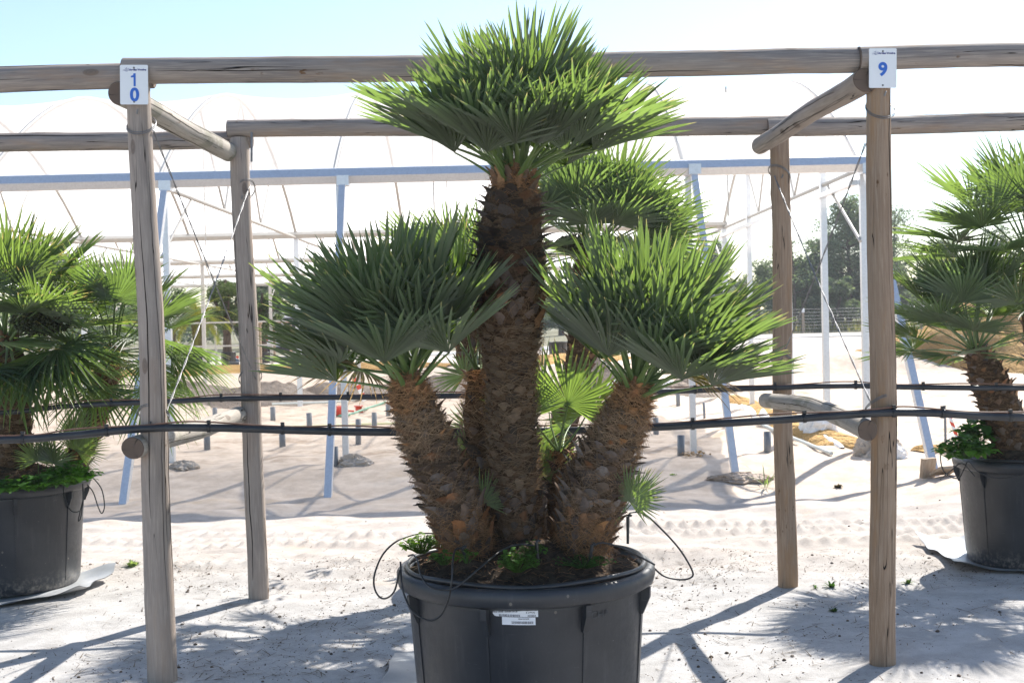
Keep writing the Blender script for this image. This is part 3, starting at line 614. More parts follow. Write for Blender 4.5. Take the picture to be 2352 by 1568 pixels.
def trunk(parent, pts, radii, seed, scales, fibres, style, rings=70, sides=28, stubs=0):
    """fibrous palm stem: core, spiral of old leaf bases, loose fibre, green cut stubs near the top"""
    rd = np.random.RandomState(seed); path = smooth_path(pts, 16); n = len(path); P = np.array([tuple(p) for p in path]); seg = np.r_[0, np.cumsum(np.linalg.norm(np.diff(P, axis=0), axis=1))]; Lt = seg[-1]
    tt = np.linspace(0, 1, rings); C = np.stack([np.interp(tt * Lt, seg, P[:, q]) for q in range(3)], -1); rt2 = np.interp(tt, np.linspace(0, 1, len(radii)), radii)
    T = np.gradient(C, axis=0); T /= np.linalg.norm(T, axis=1)[:, None]; ref = np.array([0, 1.0, 0]); N = np.cross(T, ref); N /= np.linalg.norm(N, axis=1)[:, None]; B = np.cross(T, N)
    def fr(t):
        return [np.array([np.interp(t, tt, Q[:, q]) for q in range(3)]) for Q in (C, T, N, B)] + [np.interp(t, tt, rt2)]
    mb = MB(); a = np.linspace(0, 2 * math.pi, sides, endpoint=False); AA, TT = np.meshgrid(a, tt, indexing='ij')
    rr = rt2[None] * (.93 + .16 * vnoise(TT * Lt * 22, np.sin(AA) * 4 + np.cos(AA) * 3, seed) + .1 * vnoise(TT * Lt * 50, np.sin(AA) * 8 + np.cos(AA) * 7, seed + 1))
    V = C[None] + rr[..., None] * (np.cos(AA)[..., None] * N[None] + np.sin(AA)[..., None] * B[None]); mb.grid(V, wrap=True)
    mb.add(np.concatenate([V[:, -1], [C[-1] + T[-1] * .02]]), [[i, (i + 1) % sides, sides] for i in range(sides)])
    for k in range(scales):
        t = (k + .5) / scales; ph = k * 2.39996 + rd.uniform(-.12, .12); c, t_, n_, b_, r = fr(t); st = style(t)
        rad = math.cos(ph) * n_ + math.sin(ph) * b_; tan = -math.sin(ph) * n_ + math.cos(ph) * b_
        w_ = st['w'] * rd.uniform(.75, 1.2); l_ = st['l'] * rd.uniform(.7, 1.3); out = st['out'] * rd.uniform(.5, 1.5); rows = []
        for q, (u, ww) in enumerate(((0, 1), (.35, .98), (.72, .74), (1, .28))):
            cc = c + rad * (r * (.9 + .08 * u) + out * l_ * u ** 1.6) + t_ * l_ * (u * (1 - .35 * out * u) - .3) + tan * rd.uniform(-.15, .15) * l_ * u
            rows.append([cc - tan * w_ * ww * .5 - rad * .012 * ww, cc + rad * .007 * ww, cc + tan * w_ * ww * .5 - rad * .012 * ww])
        z_ = rd.rand(); pal = st['pal']; cA = np.array(pal[rd.randint(len(pal))]) * rd.uniform(.7, 1.2)
        mb.grid(np.array(rows).transpose(1, 0, 2), mat=1, col=cA)
    m = fibres
    t = rd.uniform(0.0, 1, m); t = np.array([q if rd.rand() < style(q)['fib'] else -1 for q in t]); t = t[t >= 0]
    for q in t:
        ph = rd.uniform(0, 6.283); c, t_, n_, b_, r = fr(q); rad = math.cos(ph) * n_ + math.sin(ph) * b_; tan = -math.sin(ph) * n_ + math.cos(ph) * b_
        L = rd.uniform(.025, .085); d = tan * rd.normal(0, 1) + t_ * rd.normal(.08, style(q).get('fv', .42)); d /= np.linalg.norm(d); o_ = rd.uniform(.004, .02); p0 = c + rad * (r * .97)
        o_ *= .7; p = np.stack([p0, p0 + d * L * .35 + rad * o_, p0 + d * L * .7 + rad * o_ * 1.1 - t_ * .006, p0 + d * L + rad * o_ * rd.uniform(-.6, 1.2) - t_ * .016]); wv = np.cross(d, rad) * .0008
        k = rd.uniform(.5, 1.35); cf = np.array(style(q)['fcol']) * k
        mb.add(np.concatenate([p - wv, p + wv * .6]), [[i, i + 1, i + 5, i + 4] for i in range(3)], mat=2, col=cf)
    o = mb.build('trunk', [M['trunk'], M['scale'], M['fibre']], parent, origin=parent.location)
    if stubs:
        sb = MB()
        for k in range(stubs):
            t = rd.uniform(.80, .99); ph = k * 2.39996; c, t_, n_, b_, r = fr(t); rad = math.cos(ph) * n_ + math.sin(ph) * b_; p0 = c + rad * r * .96; d = rad * .85 + t_ * .8; d /= np.linalg.norm(d); L = rd.uniform(.045, .075)
            sb.tube([p0, p0 + d * (L + .01)], [.012, .010], 7, cap=True, capmat=1, mat=0)
        sb.build('cut_stub', [M['petiole'], M['white_cut']], o)
    return o
M['white_cut'] = plain('pale_cut_end', (.45, .46, .3), (.55, .55, .4), 20, .7)
DARK = [(.085, .062, .052), (.12, .09, .075), (.06, .045, .038), (.24, .115, .055), (.17, .135, .12)]
ORNG = [(.29, .13, .055), (.22, .12, .065), (.16, .10, .065), (.34, .175, .075)]
DARK2 = [(.05, .037, .032), (.075, .055, .046), (.035, .026, .023), (.13, .065, .035), (.14, .115, .105), (.06, .045, .04)]
GREY = [(.17, .12, .09), (.13, .095, .075), (.20, .15, .115), (.09, .065, .05)]
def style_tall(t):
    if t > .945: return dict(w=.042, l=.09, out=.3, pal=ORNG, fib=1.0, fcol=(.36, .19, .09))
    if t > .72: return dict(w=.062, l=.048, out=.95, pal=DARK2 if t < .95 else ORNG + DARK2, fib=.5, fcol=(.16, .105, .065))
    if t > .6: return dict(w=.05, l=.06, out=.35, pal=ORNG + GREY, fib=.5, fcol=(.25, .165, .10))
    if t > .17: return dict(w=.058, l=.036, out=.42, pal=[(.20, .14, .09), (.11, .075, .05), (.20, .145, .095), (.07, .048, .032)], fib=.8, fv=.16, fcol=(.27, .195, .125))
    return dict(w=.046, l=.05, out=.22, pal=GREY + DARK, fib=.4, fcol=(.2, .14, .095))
def style_hairy(t):
    if t > .84: return dict(w=.035, l=.05, out=.6, pal=ORNG, fib=1.0, fcol=(.44, .26, .13))
    if t > .62: return dict(w=.036, l=.045, out=.6, pal=ORNG + GREY, fib=1.0, fcol=(.38, .265, .165))
    if t > .26: return dict(w=.06, l=.062, out=.55, pal=GREY + DARK + [(.22, .19, .175), (.19, .165, .155)], fib=.8, fcol=(.29, .20, .13))
    return dict(w=.05, l=.095, out=.34, pal=ORNG + GREY + DARK, fib=.7, fcol=(.32, .19, .10))
def style_back(t):
    return dict(w=.05, l=.055, out=.7 if t > .5 else .35, pal=DARK + ORNG if t > .5 else GREY, fib=.45, fcol=(.22, .145, .085))

palm = empty('fan_palm', POT + Vector((0, 0, .6)), 'tall multi stemmed fan palm planted in the labelled pot, in the middle', 'palm tree', 'potted fan palms')
def pp(l): return [at(x, y, D) for x, y, D in l]
tall = pp([(1196, 1275, 4.86), (1186, 1150, 4.87), (1177, 980, 4.88), (1171, 800, 4.88), (1170, 680, 4.88), (1172, 560, 4.88), (1176, 470, 4.88), (1182, 392, 4.88)])
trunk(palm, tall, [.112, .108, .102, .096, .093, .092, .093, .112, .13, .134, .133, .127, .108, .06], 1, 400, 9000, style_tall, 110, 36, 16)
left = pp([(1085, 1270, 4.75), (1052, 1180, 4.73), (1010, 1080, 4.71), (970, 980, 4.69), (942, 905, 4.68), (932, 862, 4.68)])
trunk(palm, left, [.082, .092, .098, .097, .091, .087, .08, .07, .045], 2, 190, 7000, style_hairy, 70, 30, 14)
right = pp([(1338, 1262, 4.76), (1350, 1180, 4.75), (1378, 1085, 4.74), (1418, 1000, 4.73), (1448, 930, 4.72), (1462, 882, 4.72)])
trunk(palm, right, [.085, .105, .116, .115, .108, .098, .086, .072, .042], 3, 190, 7000, style_hairy, 70, 30, 14)
mid = pp([(1128, 1250, 4.98), (1118, 1100, 5.0), (1106, 960, 5.02), (1098, 850, 5.03)])
trunk(palm, mid, [.07, .075, .08, .075, .04], 4, 70, 1600, style_hairy, 50, 22, 8)
small = pp([(1296, 1240, 4.98), (1290, 1140, 5.0), (1288, 1035, 5.02)])
trunk(palm, small, [.065, .065, .05, .03], 5, 36, 700, style_hairy, 36, 20)
crown(palm, tall[-1] - Vector((0, 0, .03)), (.05, -.04, 1), 30, 24, 85, .93, 101, pw=.8)
MAIN_LOW = (((1326, 331), 4.72), ((1376, 343), 4.88), ((1018, 331), 4.88), ((1000, 300), 4.75), ((1062, 304), 4.60), ((1182, 312), 4.55), ((1350, 300), 5.05), ((1040, 322), 5.1), ((1290, 300), 4.62), ((1400, 318), 4.95))
crown(palm, left[-1] + Vector((0, 0, -.02)), (-.22, -.06, 1), 25, 20, 85, .93, 102, pw=.85, az0=.5, skip=lambda a, e: e < 34 and (a < 35 or a > 325))
crown(palm, right[-1] + Vector((0, 0, -.02)), (.24, -.06, 1), 25, 20, 85, .93, 103, pw=.85, az0=1.1, skip=lambda a, e: e < 34 and 145 < a < 215)
# slender leaves of the suckers behind and beside the stems
F_ = KEYS['fan']; T_ = KEYS['thin']; U_ = KEYS['up']
def aim(b, h, D1, D2, sz, key, axis=(0, 0, 1), tw=0., lm='leaf_light', par=palm):
    b = at(b[0], b[1], D1); h = at(h[0], h[1], D2); frond(par, b, h - b, axis, (h - b).length / .3 if sz is None else sz, key, tw, lm)
for q, (b, h, D1, D2) in enumerate((((938, 866), (795, 820), 4.68, 4.66), ((940, 866), (903, 782), 4.66, 4.5), ((936, 866), (812, 772), 4.67, 4.56), ((942, 866), (860, 760), 4.7, 4.84), ((946, 864), (1000, 790), 4.68, 4.6), ((936, 866), (800, 850), 4.68, 4.8),
                                   ((1462, 888), (1495, 842), 4.7, 4.52), ((1456, 888), (1425, 792), 4.7, 4.58), ((1470, 886), (1600, 826), 4.72, 4.7), ((1468, 886), (1580, 790), 4.72, 4.86), ((1472, 886), (1610, 860), 4.72, 4.62), ((1460, 888), (1380, 800), 4.72, 4.8))):
    aim(b, h, D1, D2, (.85 if q < 6 else .80) + .03 * (q % 3), KEYS['wide'][(q * 5 + 2) % 6], (-.1 if q < 6 else .12, 0, 1), .15 * (q % 3 - 1), 'leaf')
for q, (h, D2) in enumerate(MAIN_LOW): aim((1186 + (h[0] - 1186) * .1, 392), h, 4.87, D2, 1.0 - .03 * (q % 3), KEYS['wide'][q % 6], (.0, .0, 1), .12 * (q % 3 - 1), 'leaf')
for (b, h, D2, sz, key, ax) in (((1100, 855), (1078, 770), 5.05, .8, T_[0], (-.3, .3, 1)), ((1103, 855), (1090, 765), 5.1, .85, T_[1], (.2, .4, 1)), ((1096, 860), (1040, 775), 5.0, .8, T_[2], (-.2, -.2, 1)),
                                ((1106, 860), (1245, 690), 5.4, .72, F_[0], (0, 1, .4)), ((1100, 850), (1110, 740), 5.2, .8, T_[3], (0, 1, .5)),
                                ((1288, 1035), (1300, 930), 4.98, .62, F_[1], (.05, 1, .15)), ((1290, 1035), (1345, 950), 5.1, .66, F_[2], (.6, .6, .5)), ((1284, 1035), (1262, 940), 5.1, .7, F_[0], (-.7, .5, .4)), ((1292, 1040), (1318, 950), 5.25, .7, T_[4], (0, 1, .5)),
                                ((1286, 1040), (1240, 985), 4.95, .5, T_[1], (-.5, .2, 1)), ((1294, 1040), (1370, 985), 5.0, .5, T_[2], (.5, .2, 1))):
    aim(b, h, 5.0, D2, sz, key, ax)
aim((1412, 1205), (1456, 1128), 4.7, 4.66, .36, F_[2], (.2, .85, .45)); aim((1405, 1210), (1470, 1140), 4.72, 4.75, .34, T_[0], (.3, .5, .6))
aim((1112, 1215), (1104, 1120), 4.74, 4.8, .33, F_[1], (-.1, .9, .4)); aim((1250, 1170), (1245, 1080), 4.95, 5.0, .4, F_[0], (.2, .9, .4)); aim((1236, 1170), (1228, 1060), 4.96, 5.02, .42, T_[2], (.2, .9, .4))
aim((1110, 1190), (1075, 920), 5.0, 5.05, .5, T_[0], (-.6, .5, .5))

for q, (b, h, D1, D2, sz) in enumerate((((936, 872), (850, 852), 4.7, 4.8, .55), ((1474, 892), (1560, 868), 4.72, 4.85, .55))):
    aim(b, h, D1, D2, sz, KEYS['hang'][q % 4], (0, .1, 1), .3, 'leaf_old')
# back palm, same row as its neighbours
bp = empty('fan_palm', POTB + Vector((0, 0, .6)), 'fan palm seen between the middle palm stems, just behind it', 'palm tree', 'potted fan palms')
b1 = pp([(1262, 1120, 7.8), (1300, 960, 7.8), (1338, 800, 7.78), (1348, 690, 7.76), (1352, 580, 7.75)]); b2 = pp([(1205, 1120, 7.8), (1140, 920, 7.75), (1090, 810, 7.72), (1062, 735, 7.7)])
trunk(bp, b1, [.10, .10, .085, .09, .11, .12, .07], 6, 120, 900, style_back, 60, 24); trunk(bp, b2, [.10, .105, .115, .12, .125, .12, .07], 7, 110, 900, style_back, 60, 24)
crown(bp, b1[-1], (.14, 0, 1), 26, -24, 84, 1.0, 201, ('thin', 'thin'), .06); crown(bp, b2[-1], (-.08, 0, 1), 22, 0, 84, 1.02, 202, ('thin', 'thin'), .05)
for q, h in enumerate(((1378, 403), (1479, 455), (1407, 520), (1330, 500), (1292, 440), (1545, 480), (1560, 545), (1440, 385), (1300, 395), (1480, 545))): aim((1354, 588), h, 7.75, 7.5 - .05 * (q % 3), .92 + .05 * (q % 4), T_[q % 5], ((h[0] - 1354) / 600, .9, .35), .3 * (q % 3 - 1), 'leaf', bp)
for (b, h, D2, sz, key, ax) in (((1098, 900), (1024, 818), 7.4, .62, F_[1], (-.1, .95, .2)), ((1205, 1110), (1240, 1000), 7.5, .6, T_[1], (.2, .6, .6)), ((1240, 1110), (1272, 1010), 7.5, .6, F_[2], (.2, .6, .6)), ((1130, 1080), (1080, 1000), 7.5, .62, T_[3], (-.5, .4, .6)), ((1130, 1060), (1060, 950), 7.5, .62, T_[2], (-.5, .4, .6))):
    aim(b, h, 7.7, D2, sz, key, ax, 0, 'leaf_light', bp)
def fruits(parent, c, rx, n, seed):
    n = int(n * 1.8); rd = np.random.RandomState(seed); mb = MB(); oc = np.array([[1, 0, 0], [-1, 0, 0], [0, 1, 0], [0, -1, 0], [0, 0, 1], [0, 0, -1]], float); fc = [[0, 2, 4], [2, 1, 4], [1, 3, 4], [3, 0, 4], [2, 0, 5], [1, 2, 5], [3, 1, 5], [0, 3, 5]]
    for _ in range(n):
        d = rd.normal(0, 1, 3); d /= np.linalg.norm(d); p = np.array(tuple(c)) + d * rx * rd.rand() ** .55 * np.array([1.2, .8, .62]); mb.add(oc * rd.uniform(.008, .014) + p, fc)
    return mb.build('fruit_cluster', M['fruit'], parent, origin=parent.location)
fruits(bp, at(1320, 560, 7.62), .1, 330, 1); fruits(bp, at(1392, 560, 7.66), .08, 220, 2)

# left palm
lp = empty('fan_palm', POTL + Vector((0, 0, .6)), 'dense bushy fan palm with drooping leaves, in the weedy pot', 'palm tree', 'potted fan palms')
l1 = pp([(32, 1125, 7.7), (34, 1000, 7.7), (25, 880, 7.7), (14, 770, 7.7)]); l2 = pp([(150, 1120, 7.75), (200, 1000, 7.8), (238, 890, 7.85), (262, 800, 7.9)])
trunk(lp, l1, [.115, .11, .11, .12, .07], 8, 110, 1300, style_tall, 60, 26); trunk(lp, l2, [.07, .075, .085, .09, .05], 9, 90, 1300, style_hairy, 60, 24)
crown(lp, l1[-1], (.06, -.05, 1), 34, -26, 84, 1.08, 301, ('thin', 'thin'), .06, 'leaf_light', .9); crown(lp, l2[-1], (.12, .0, 1), 26, -22, 80, .92, 302, ('thin', 'hang'), .05, 'leaf', .9, None, .7)
for (b, h, D2, sz, key, ax) in (((30, 800), (32, 862), 7.2, .95, KEYS['hang'][0], (.1, -.8, .9)), ((40, 800), (128, 842), 7.2, 1.0, KEYS['hang'][1], (.35, -.8, .8)), ((20, 800), (-50, 860), 7.2, .95, KEYS['hang'][2], (-.3, -.8, .8)),
                                ((50, 790), (200, 800), 7.2, 1.0, KEYS['hang'][3], (.45, -.75, .8)), ((262, 820), (300, 860), 7.5, .85, KEYS['hang'][1], (.4, -.5, .9)), ((262, 820), (350, 850), 7.8, .85, KEYS['hang'][2], (.6, 0, .9)),
                                ((60, 800), (80, 850), 7.15, .9, KEYS['hang'][2], (.2, -.8, .8)), ((45, 790), (175, 855), 7.3, .95, KEYS['hang'][0], (.4, -.7, .8)), ((255, 820), (235, 870), 7.4, .8, KEYS['hang'][3], (0, -.7, .8)), ((262, 815), (330, 820), 7.7, .85, KEYS['hang'][0], (.5, -.3, .9)), ((25, 780), (100, 700), 7.3, .95, T_[1], (.2, .6, .8)), ((200, 830), (150, 760), 7.6, .8, T_[2], (-.1, .6, .8)),
                                ((108, 1090), (110, 1010), 7.5, .42, F_[0], (.1, .5, .8)), ((100, 1100), (150, 1010), 7.45, .5, F_[1], (.4, .5, .6)), ((120, 1090), (190, 1020), 7.6, .5, T_[1], (.5, .5, .6)), ((90, 1100), (80, 1020), 7.5, .42, F_[2], (-.2, .6, .6)), ((130, 1090), (175, 960), 7.7, .6, T_[3], (.4, .6, .6))):
    aim(b, h, 7.6, D2, sz, key, ax, 0, 'leaf' if key[0] == 'hang' else 'leaf_light', lp)
fruits(lp, at(95, 735, 7.5), .16, 420, 3)
# right palm
rp = empty('fan_palm', POTR + Vector((0, 0, .6)), 'fan palm with a leaning bare trunk, in the pot on a pale sheet', 'palm tree', 'potted fan palms')
r1 = pp([(2332, 1060, 7.75), (2310, 970, 7.72), (2275, 880, 7.7), (2240, 800, 7.68)]); r2 = pp([(2400, 1050, 7.9), (2398, 900, 7.95), (2385, 720, 8.0), (2370, 590, 8.0)])
trunk(rp, r1, [.115, .125, .13, .12, .11, .06], 10, 120, 700, style_back, 60, 26); trunk(rp, r2, [.11, .105, .1, .105, .11, .06], 12, 120, 700, style_back, 60, 24)
crown(rp, r1[-1], (-.12, -.05, 1), 25, -10, 82, .96, 401, ('thin', 'thin'), .05); crown(rp, r2[-1], (-.05, -.05, 1), 28, -16, 82, 1.12, 402, ('thin', 'thin'), .05, 'leaf', .9)

# ------------------------------------------------------------------ greenhouse
GY = [14.6 + 9.25 * q for q in range(5)]; GXR = 4.12; GZ = 3.33; GXL = -26.6; STEP = 2.055
gh = empty('greenhouse', (0, 14.6, 0), 'large open multi span greenhouse with white film roofs on steel posts', 'greenhouse'); GO = (0, 14.6, 0)
def gpart(mb, name, m): return mb.build(name, m, gh, origin=GO)
def gutter(y, front):
    pr = [(-.05, .095), (-.075, .085), (-.13, -.01), (-.05, -.085), (.05, -.085), (.13, -.01), (.075, .085), (.05, .095)] if front else [(-.06, .06), (-.1, .0), (-.05, -.07), (.05, -.07), (.1, .0), (.06, .06)]
    P = np.array([[[x, y + a, GZ + b] for a, b in pr + pr[:1]] for x in np.linspace(GXL, GXR + .06, 40)]); mb = MB(); mb.grid(P, smooth=False)
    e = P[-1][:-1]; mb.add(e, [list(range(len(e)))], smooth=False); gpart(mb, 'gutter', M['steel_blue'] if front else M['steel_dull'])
for i, y in enumerate(GY): gutter(y, i == 0)
def rect_bar(name, A, B, w1, w2, m, upv=(0, 1, 0)):
    mb = MB(); mb.bar(A, B, w1, w2, upv); return gpart(mb, name, m)
colx = [GXR - STEP * k for k in range(15)]
for k, x in enumerate(colx):                      # front row: post and inclined blue strut
    if abs(x) > 7.6: continue
    rect_bar('post', (x + .05, GY[0] + .05, -.1), (x + .05, GY[0] + .05, GZ - .06), .07, .075, M['steel'])
STR = [((2152, 1094), (1989, 384)), ((1692, 1092), (1592, 386)), ((752, 1142), (787, 412)), ((280, 1158), (380, 424)), ((-160, 1170), (-40, 430))]
for (xb, yb), (xt, yt) in STR:
    b = gnd(xb, yb); t = at(xt, yt, GY[0] - .08); rect_bar('strut', b - Vector((0, 0, .1)), t, .075, .085, M['steel_blue'])
    rect_bar('bracket', t + Vector((-.06, .0, -.02)), t + Vector((.08, .0, -.02)), .17, .12, M['steel'], (0, 0, 1))
for i in range(1, 5):                              # inner rows
    for k, x in enumerate(colx):
        if k % 2 == 0 or i == 0:
            z0 = th(x, GY[i]) - .1
            if i == 1 and k == 4: z0 -= .2
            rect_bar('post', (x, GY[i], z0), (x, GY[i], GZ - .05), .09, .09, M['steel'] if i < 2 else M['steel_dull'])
def arch(y0, q):                                   # q 0..1 across a span: slightly pointed hoop
    y = y0 + 9.25 * q; u = abs(2 * q - 1); return y, GZ + .03 + 1.72 * (1 - u ** 1.9) ** .98 + .0
for i in range(4):                                 # film roof of each span, sagging a little between hoops
    xs_ = np.linspace(GXL, GXR, 181); qs = np.linspace(0, 1, 25); XX, QQ = np.meshgrid(xs_, qs, indexing='ij'); ph = (XX - GXR) / STEP
    yy, zz = np.vectorize(lambda q: arch(GY[i], q)[0])(QQ), np.vectorize(lambda q: arch(GY[i], q)[1])(QQ); sag = np.abs(np.sin(ph * math.pi)) ** .8
    zz = zz - .11 * sag * np.sin(QQ * math.pi) ** .5 + .02 * vnoise(XX * .8, QQ * 6, 60 + i)
    mb = MB(); mb.grid(np.stack([XX, yy, zz + .03], -1)); gpart(mb, 'roof_film', M['film'])
for i in range(4):
    for k, x in enumerate(colx[:9]):
        if i == 3 and k % 2: continue
        pts = [(x, *arch(GY[i], q)) for q in np.linspace(0, 1, 21)]; mb = MB(); mb.tube(pts, .03 if i < 2 else .026, 6, cap=False); gpart(mb, 'hoop', M['steel_dull'])
        if k % 2 == 0:
            z_ = GZ - .06; y0, y1 = GY[i], GY[i + 1]; ym = (y0 + y1) / 2; mb = MB(); mb.tube([(x, y0, z_), (x, y1, z_)], .028, 6)
            for qa, yb_ in ((.22, .36), (.5, .36), (.5, .64), (.78, .64)):
                ya, za = arch(y0, qa); mb.tube([(x, ya, za), (x, y0 + 9.25 * yb_, z_)], .018, 6)
            gpart(mb, 'truss', M['steel_dull'])
            mb = MB(); mb.tube([(x, y0, GZ - .9), (x, y0 + 1.5, GZ - .06)], .02, 6); gpart(mb, 'knee_brace', M['steel_dull'])
        elif i < 2:
            for q in (.3, .7): mb = MB(); y_, z2 = arch(GY[i], q); mb.tube([(x + 1.0, y_, z2), (x + 1.0, y_, GZ - .35)], .012, 5); gpart(mb, 'hanger', M['steel_dull'])
# gable at the right end
def gable_pt(y): i = min(3, max(0, int((y - GY[0]) / 9.25))); return arch(GY[i], min(1, max(0, (y - GY[i]) / 9.25)))[1]
rect_bar('gable_rail', (GXR - .02, GY[0] + .1, GZ - .2), (GXR - .02, GY[2], GZ - .2), .08, .06, M['steel'], (0, 0, 1))
rect_bar('gable_rail', (GXR - .02, GY[1] - .1, GZ + .02), (GXR - 4.1, GY[1] - .1, GZ + .02), .07, .06, M['steel_dull'], (0, 0, 1))
for y in (16.3, 18.4, 21.4, 26.4, 30.0):
    rect_bar('gable_post', (GXR, y, th(GXR, y) - .1), (GXR, y, gable_pt(y) - .05), .09, .075, M['steel'], (1, 0, 0))
ys_ = np.linspace(GY[0] + .12, GY[2] - .1, 90); mb = MB(); top = np.array([gable_pt(y) for y in ys_]); low = GZ - .28 - .35 * sstep(14.6, 18, ys_) * (1 - sstep(20, 24, ys_)) - .22 * (vnoise(ys_ * .9, ys_ * 0, 71) + .3 * vnoise(ys_ * 3, ys_ * 0, 72))
P = np.stack([np.stack([GXR + .05 + .04 * vnoise(ys_ * 1.3, ys_ * 0 + q, 70) * (1 - q), ys_, low + (top - low) * q], -1) for q in np.linspace(0, 1, 8)], 1); mb.grid(P); gpart(mb, 'gable_film', M['film'])
for (a, b) in (((1640, 545), (1450, 520)), ):
    pass
for z_, x0, x1, y in ((.95, -8.2, -4.1, 42), (1.75, -9, -4.1, 42)):
    rect_bar('side_rail', (GXL, GY[3] - .2, z_), (GXR - 4.11, GY[3] - .2, z_), .05, .05, M['steel_dull'], (0, 0, 1))

# concrete lumps round the post feet
def lumpy(name, c, rx, ry, rz, seed, label, cat, m, group=None, colr=(.4, .36, .32)):
    rd = np.random.RandomState(seed); n, k = 48, 22; a = np.linspace(0, 2 * math.pi, n, endpoint=False); b = np.linspace(-.25, 1, k) * math.pi / 2; AA, BB = np.meshgrid(a, b, indexing='ij')
    q = 1 + .5 * vnoise(np.cos(AA) * 1.5 + 3 + seed, np.sin(AA) * 1.5 + BB, seed) + .45 * vnoise(np.cos(AA) * 4 + seed, np.sin(AA) * 4 + BB * 3, seed + 1) + .25 * vnoise(np.cos(AA) * 10 + seed, np.sin(AA) * 10 + BB * 8, seed + 2)
    P = np.stack([np.cos(AA) * np.cos(BB) * rx * q, np.sin(AA) * np.cos(BB) * ry * q, np.sin(BB) * rz * q], -1); mb = MB(); mb.grid(P, wrap=True, col=colr, smooth=False)
    o = mb.build(name, m); o.location = c; return tag(o, label, cat, group)
FG = 'lumps of concrete at the post feet'
lumpy('concrete_footing', gnd(816, 1066), .22, .14, .10, 1, 'rough concrete lump at the foot of the steel post, left of the middle palm', 'concrete footing', M['concrete'], FG)
lumpy('concrete_footing', gnd(420, 1076), .18, .14, .08, 2, 'rough concrete lump by the left front log post', 'concrete footing', M['concrete'], FG)
lumpy('sand_heap', gnd(1700, 1100), .3, .16, .06, 3, 'low loose sand heap at the strut foot right of the middle palm', 'sand heap', M['sand_heap'])
lumpy('rock', gnd(2010, 1045), .27, .2, .26, 6, 'brown jagged rock behind the right front log post', 'rock', M['concrete'])
lumpy('rubble_bag', gnd(2056, 1050), .14, .12, .13, 7, 'small white rubble bag beside the brown rock', 'bag', M['white'])

# grey pipe stubs standing in the sand
def stub(x, yb, hpx, wpx, label):
    p = gnd(x, yb); D = p.y; h = hpx / FPX * D; r = wpx / 2 / FPX * D; mb = MB()
    mb.lathe([(r * .9, -.1), (r, -.1), (r, h), (r * .87, h), (r * .87, h - .2)], 24); o = mb.build('pipe_stub', M['pvc']); o.location = p
    rd = random.Random(int(x)); o.rotation_euler = (rd.uniform(-.03, .03), rd.uniform(-.03, .03), 0); tag(o, label, 'pipe stub', 'grey pipe stubs standing in the sand')
for a in ((494, 968, 32, 11, 'short grey pipe stub showing above the lower left cross log'), (627, 966, 32, 12, 'grey pipe stub just right of the left rear log post, above the front black pipe'),
          (711, 984, 36, 13, 'grey pipe stub left of the second blue strut, above the front black pipe'), (649, 1024, 45, 14.5, 'grey pipe stub just below the front black pipe, right of the left rear log post'),
          (476, 1031, 58, 14.5, 'grey pipe stub in the bay between the two left log posts'), (770, 1070, 45, 14, 'grey pipe stub right behind the foot of the second blue strut'),
          (823, 1020, 58, 13, 'grey pipe stub touching the right of the steel post behind the second blue strut'), (860, 983, 36, 12, 'grey pipe stub nearest the left stem of the middle palm'),
          (892, 955, 28, 11, 'small grey pipe stub touching the left stem of the middle palm'), (1558, 932, 38, 10, 'small distant grey pipe stub under the rear black pipe, left of the third blue strut'),
          (1507, 997, 38, 13, 'grey pipe stub touching the right stem of the middle palm'), (1564, 1045, 46, 17, 'widest grey pipe stub, with dry weeds at its foot'),
          (1763, 1038, 47, 17, 'grey pipe stub standing left of the right rear log post'), (1618, 960, 36, 6, 'thin grey pipe stub hidden behind a steel post')): stub(*a)

# things lying on the sand
def on_ground(pts, dz=.02): return [gnd(x, y) + Vector((0, 0, dz)) for x, y in pts]
def hose(name, pts, r, m, label, cat, dz=.02, group=None):
    P = smooth_path(on_ground(pts, dz), 8) if not hasattr(pts[0], 'x') else smooth_path(pts, 10); mb = MB(); mb.tube(P, r, 8); o = mb.build(name, m, origin=tuple(P[0])); return tag(o, label, cat, group)
hose('plastic_pipe', [(1742, 976), (1800, 1002), (1910, 1047)], .022, M['pvc_pale'], 'pale straight pipe lying on the sand behind the right rear log post', 'pipe', .03)
hose('plastic_pipe', [(845, 913), (790, 928), (625, 935)], .025, M['pvc_pale'], 'pale pipe lying slanted behind the rear black pipe, left of the middle palm', 'pipe', .06)
hose('garden_hose', [(440, 992), (560, 984), (700, 982), (830, 977), (960, 973)], .018, M['hose_yellow'], 'pale yellow hose lying straight across the sand', 'hose')
hose('garden_hose', [(770, 957), (800, 955), (840, 941), (868, 932), (885, 925)], .022, M['hose_green'], 'green hose lying by the red canister', 'hose')
p = gnd(781, 956); c = empty('fuel_canister', p, 'red plastic canister lying on the sand behind the second blue strut', 'canister')
mb = MB(); mb.tube([(-.11, 0, .09), (-.10, 0, .09), (.06, 0, .09), (.10, 0, .09), (.13, 0, .09), (.14, 0, .09)], [.05, .085, .09, .085, .05, .02], 16); mb.build('body', M['red'], c)
mb = MB(); mb.tube([(.13, 0, .09), (.19, 0, .088), (.24, 0, .085)], .015, 8); mb.build('spout', M['red'], c)
mb = MB()
for q in (-.06, -.02, .02, .06): mb.tube([(q + .0, math.cos(a) * .093, .09 + math.sin(a) * .093) for a in np.linspace(0, 6.28, 20)], .006, 5, cap=False)
mb.build('ridge', M['red'], c)
p = gnd(824, 947); c = empty('hose_spool', p, 'small orange red spool standing beside the green hose', 'spool')
mb = MB(); mb.lathe([(0, 0), (.085, 0), (.085, .012), (.06, .02), (.06, .1), (.085, .11), (.085, .125), (0, .125)], 24); mb.build('drum', M['red'], c)
